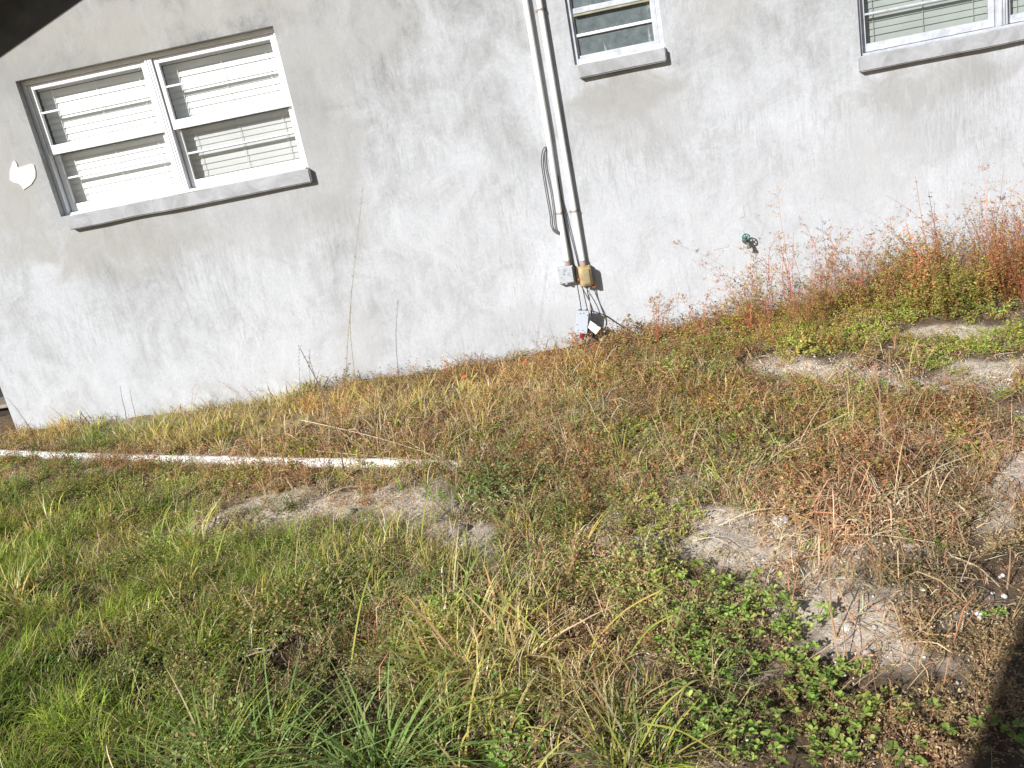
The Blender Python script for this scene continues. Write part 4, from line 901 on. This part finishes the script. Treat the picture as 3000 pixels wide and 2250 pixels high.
# tall thin stems against the wall
def tall(base_px, way, lab, c=(.42, .34, .22), w_=.0028, seeds=True):
    p0 = gpt(base_px); pts = [p0]+[ony(q, p0.y+dy) for q, dy in way]; mb = MB(); P = smooth_path(pts, 6)
    stalk_strips(mb, P, w_, w_*.35, np.array(c))
    if seeds:
        for q in P[len(P)//2:]:
            for k in range(2): leaf(mb, np.array(q), rng.normal(0, 1, 3)+UP*.5, UP+rng.normal(0, .5, 3), .016, .002, np.array(c)*.8)
    return col_obj('dry_stem', *mb.get(), M_dry, lab, 'dry stem', 'tall dry stems before the wall', p0)
tall((1030, 1275), [((1022, 1180), 0), ((1015, 1080), 0), ((1030, 860), .02), ((1062, 560), .04)], 'tallest hair thin dry stem before the wall, left of the conduits')
tall((1046, 1150), [((1035, 1060), 0), ((1026, 960), 0), ((1030, 840), 0)], 'thin dry stem just right of the tallest one')
tall((1012, 1402), [((985, 1260), 0), ((950, 1160), 0), ((915, 1090), 0), ((878, 1018), 0)], 'dark dry stem leaning left in front of the pipe', (.24, .17, .12), .0042)
tall((985, 1330), [((960, 1200), 0), ((925, 1110), 0), ((905, 1045), 0)], 'second dark dry stem leaning left beside the first', (.28, .2, .14), .003)
tall((880, 1160), [((877, 1080), 0), ((876, 1020), 0)], 'short upright dry stem left of the leaning ones', w_=.0022)
tall((112, 1300), [((88, 1255), 0), ((50, 1200), 0), ((20, 1165), 0)], 'dark twig leaning at the left corner of the house', (.10, .07, .06), .003, False)
tall((370, 1228), [((366, 1200), 0), ((358, 1170), 0), ((352, 1130), 0)], 'short dark forked twig against the wall at the left', (.12, .09, .08), .003, False)
# upright brown stalks, lower right
for b, way, lab in [((2450, 1870), [((2435, 1800), .0), ((2410, 1720), 0), ((2387, 1630), 0)], 'left stalk of the bare brown stalk cluster'),
                    ((2435, 1800), [((2430, 1700), 0), ((2430, 1600), 0), ((2424, 1500), 0)], 'tallest stalk of the bare brown stalk cluster'),
                    ((2450, 1765), [((2470, 1720), 0), ((2482, 1680), 0), ((2486, 1635), 0)], 'right curved stalk of the bare brown stalk cluster'),
                    ((2350, 1625), [((2335, 1570), 0), ((2328, 1500), 0), ((2326, 1460), 0)], 'lone brown stalk beside the clear plastic scrap'),
                    ((2835, 1610), [((2815, 1560), 0), ((2805, 1520), 0)], 'short brown stalk in the rusty weeds at the right'),
                    ((2740, 1590), [((2735, 1540), 0), ((2720, 1480), 0), ((2735, 1350), 0)], 'upright brown stalk in the rusty weeds at the right'),
                    ((2560, 1390), [((2590, 1300), 0), ((2575, 1180), 0), ((2500, 1060), 0)], 'arching bleached stem over the far bare sand'),
                    ((2600, 1380), [((2580, 1240), 0), ((2570, 1120), 0), ((2500, 1050), 0)], 'second arching bleached stem over the far bare sand'),
                    ((2950, 1730), [((2958, 1660), 0), ((2960, 1610), 0)], 'knobbly stalk at the right edge')]:
    tall(b, way, lab, (.44, .30, .19), .0034, False)
def tuft(u, v, temp, sc, lab, name='grass_clump', cat='grass clump'):
    q = gpt((u, v)); V, Fq, Cc = temp; me = mesh_np(name, V*sc, Fq, M_leaf, Cc); o = bpy.data.objects.new(name, me); C.objects.link(o)
    o.location = q-Vector((0, 0, .01)); tag(o, lab, cat, 'grass clumps standing out of the lawn')
COARSE = [(.17, .30, .06), (.22, .37, .09), (.12, .23, .05), (.28, .41, .13)]
tuft(1110, 2280, t_grass(110, .29, .36, .0034, COARSE, (.36, .44, .14), dead=.1, lean=1.25), 1, 'big clump of coarse blue green blades at the bottom edge')
tuft(800, 2290, t_grass(80, .25, .36, .0032, COARSE, (.36, .44, .14), dead=.1, lean=1.25), 1, 'coarse blue green clump left of the biggest one')
tuft(600, 2310, t_grass(60, .24, .34, .0032, COARSE, (.36, .44, .14), dead=.1), 1, 'coarse blue green clump furthest left along the bottom edge')
tuft(870, 1660, t_grass(50, .17, .13, .0017, GREEN, (.4, .4, .15)), 1, 'fine green clump at the edge of the bare strip')
tuft(1790, 2130, t_grass(70, .22, .20, .0032, [(.24, .28, .09), (.30, .26, .10), (.17, .22, .06)], (.45, .35, .18), dead=.5, deadpal=[(.45, .33, .17), (.35, .22, .10)]), 1, 'half dead curling clump of wide blades at the bottom centre')
tuft(1250, 1990, t_grass(40, .17, .15, .0022, [(.28, .32, .08), (.2, .27, .06)], (.5, .42, .18), dead=.25), 1, 'yellow green clump above the big coarse one')
tuft(1180, 1770, t_grass(34, .13, .12, .0020, [(.32, .34, .09), (.26, .3, .07)], (.5, .42, .18), dead=.15), 1, 'star shaped yellow green clump at the dark bare spot')
tuft(1500, 1700, t_grass(34, .16, .13, .0018, [(.28, .32, .08), (.34, .32, .1)], (.5, .42, .18), dead=.3), 1, 'thin yellow green clump in the middle of the ground')
tuft(2560, 1560, t_grass(20, .13, .09, .0032, [(.12, .28, .07), (.17, .33, .09)], (.3, .42, .16), dead=.05), 1, 'small vivid green clump among the rusty weeds')
tuft(345, 1445, t_grass(14, .15, .10, .0045, [(.18, .30, .07), (.24, .34, .09)], (.4, .42, .16), dead=.05), 1, 'broad bladed green clump just below the pipe')
tuft(85, 1355, t_grass(18, .17, .10, .0035, [(.14, .27, .07), (.2, .3, .08)], (.4, .42, .16), dead=.1), 1, 'green blades crossing the pipe near the left edge')
# the flat piece of rock, stones, pebbles, scraps
def rock(name, u, v, r, flat, m_, lab, cat, group=None, sd=0, lift=0):
    q = gpt((u, v)); bm = bmesh.new(); bmesh.ops.create_icosphere(bm, subdivisions=3, radius=1)
    for w_ in bm.verts:
        n = 1+.28*noise.noise(w_.co*1.6+Vector((sd*7.1, sd, 3)))+.12*noise.noise(w_.co*4+Vector((sd, 1, 2)))
        w_.co = Vector((w_.co.x*r*n*1.15, w_.co.y*r*n*.85, w_.co.z*r*n*flat))
    o = obj(name, bm, m_, None, True); o.location = q+Vector((0, 0, r*flat*.35+lift)); o.rotation_euler.z = sd; tag(o, lab, cat, group)
M_stone = mat('sandstone', rough=.9, spec=.15); q_ = coords(M_stone)
base(M_stone, ramp(M_stone, noise_n(M_stone, q_, 40, 6, .7), [(.3, (.20, .16, .13)), (.6, (.36, .31, .26))])); bump(M_stone, noise_n(M_stone, q_, 60, 5), .004)
M_white = painted('white_stone', (.78, .76, .70), (.55, .52, .46), .75, 50)
rock('rock', 1335, 1562, .050, .45, M_stone, 'flat sandy rock half sunk at the edge of the bare ground', 'rock', sd=1)
rock('rock', 1030, 1500, .02, .6, M_stone, 'small grey lump on the bare sand', 'rock', sd=2)
rock('stone', 2960, 1123, .028, .7, M_white, 'lone white stone on the far bare sand at the right', 'stone', sd=3)
rock('stone', 2482, 1838, .018, .5, M_white, 'cream pebble on the near bare sand patch', 'stone', sd=4)
rock('shard', 1766, 1018, .011, 1.3, M_white, 'white shard at the foot of the wall below the cables', 'shard', sd=5, lift=.05)
rock('rock', 280, 1205+1, .03, .5, M_stone, 'pale stone at the wall foot on the left', 'rock', sd=6)
for i, (u, v) in enumerate([(700, 1222), (655, 1205)]):
    rock('stone', u, v, .03, .5, M_white, ['broken white stone against the wall among golden grass', 'second broken white stone left of the first one'][i], 'stone', sd=7+i, lift=.01)
PB = [(2868, 1797, .010), (2852, 1790, .006), (2870, 1810, .008), (2800, 1795, .007), (2778, 1798, .006), (2770, 1802, .005), (2838, 1797, .005), (2835, 1812, .006), (2942, 1746, .009), (2908, 1737, .006), (2790, 1697, .006), (2818, 1700, .007), (2840, 1650, .007), (2930, 1690, .006), (2938, 1685, .007), (2862, 1800, .005), (2515, 1834, .006), (2562, 1838, .009), (2558, 1850, .006), (2590, 1600, .006), (2705, 1727, .009), (2750, 1720, .006), (2065, 2098, .005), (2190, 2170, .006), (1830, 1640, .005), (2708, 1925, .005)]
bm = bmesh.new(); bmesh.ops.create_icosphere(bm, subdivisions=2, radius=1)
for v in bm.verts: v.co *= 1+.2*noise.noise(v.co*1.7); v.co.z *= .7
pb0 = None
for i, (u, v, r) in enumerate(PB):
    if pb0 is None: o = pb0 = obj('pebble', bm, M_white, None, True)
    else: o = pb0.copy(); C.objects.link(o)
    o.location = gpt((u, v), r*.5); o.scale = (r*1.1, r*.9, r); o.rotation_euler = (0, 0, i)
    tag(o, 'small white pebble lying loose on the sandy soil at the lower right', 'pebble', 'small white pebbles')
# clear plastic scrap
bm = bmesh.new(); bmesh.ops.create_icosphere(bm, subdivisions=3, radius=.03)
for v in bm.verts:
    n = noise.noise(v.co*60)*.5+noise.noise(v.co*140)*.3; v.co *= 1+n; v.co.z *= .6
o = obj('plastic_scrap', bm, mat('crinkled_plastic', (.55, .56, .58), .12, .9)); o.location = gpt((2292, 1528), .012); tag(o, 'crumpled shiny clear plastic scrap on the bare sand', 'litter')
bm = bmesh.new(); bmesh.ops.create_icosphere(bm, subdivisions=3, radius=.014)
for v in bm.verts:
    n = noise.noise(v.co*90)*.6; v.co *= 1+n; v.co.z *= .6
o = obj('foil_scrap', bm, mat('foil', (.8, .8, .8), .2, .9, .4)); o.location = gpt((2545, 1918), .01); tag(o, 'tiny bright foil scrap below the near bare sand', 'litter')
# orange fallen leaves
for (u, v, lab) in ((1537, 1064, 'bright orange fallen leaf at the crest of the bank'), (1358, 1107, 'bright orange fallen leaf against the wall, left of the other')):
    mb = MB(); q = np.array(gpt((u, v), .07)); leaf6(mb, q-np.array([.02, 0, 0]), np.array([1., .2, .15]), np.array([0, -.6, 1.]), .042, .013, np.array([.75, .17, .05])); col_obj('fallen_leaf', *mb.get(), M_leaf, lab, 'leaf', 'orange fallen leaves', q)

# ------------------------------------------------------------------ beyond the corner: dark bin with a pale board
bn = empty('storage_bin', (-6.1, 7.6, 0)); tag(bn, 'dark bin standing in the gap beyond the left corner of the house', 'bin')
M_bin = painted('black_plastic', (.018, .018, .022), (.008, .008, .01), .6, 8); M_board = painted('pale_board', (.38, .33, .27), (.22, .18, .14), .8, 12); M_card = painted('brown_card', (.045, .03, .02), (.02, .014, .01), .8, 6)
bm = bmesh.new(); bx(bm, -7.6, -5.0, 7.3, 8.6, 0, .95, .02); obj('bin_body', bm, M_bin, bn)
bm = bmesh.new(); bx(bm, -7.65, -4.95, 7.25, 8.65, .955, 1.01, .015); obj('lid', bm, M_bin, bn)
bm = bmesh.new(); bx(bm, -6.9, -5.05, 7.02, 7.28, .0, .10, .006); tag(obj('carton', bm, M_card), 'brown carton in front of the dark bin', 'carton')
bm = bmesh.new(); bx(bm, -6.9, -5.03, 6.95, 7.30, .106, .138, .004); bmesh.ops.rotate(bm, verts=bm.verts, cent=(-5.9, 7.1, .12), matrix=Matrix.Rotation(.03, 3, 'Y')); tag(obj('board', bm, M_board), 'pale board laid on the brown carton', 'board')
# unseen post added behind the camera only to shade the lower right corner
tp = empty('shadow_caster', (-1.02, -1.05, 0)); tag(tp, 'unseen post added out of view to shade the lower right corner', 'post')
M_caster = painted('caster_timber', (.26, .21, .16), (.14, .11, .08), .85, 14)
bm = bmesh.new(); tube(bm, [(-1.02, -1.05, -.3), (-1.02, -1.05, 1.2), (-1.03, -1.05, 2.6)], [.26, .25, .24], 20); obj('caster_shaft', bm, M_caster, tp, True)
bm = bmesh.new(); tube(bm, [(-1.03, -1.05, 2.6), (-1.03, -1.05, 2.68)], [.265, .20], 20); obj('caster_cap', bm, M_caster, tp)
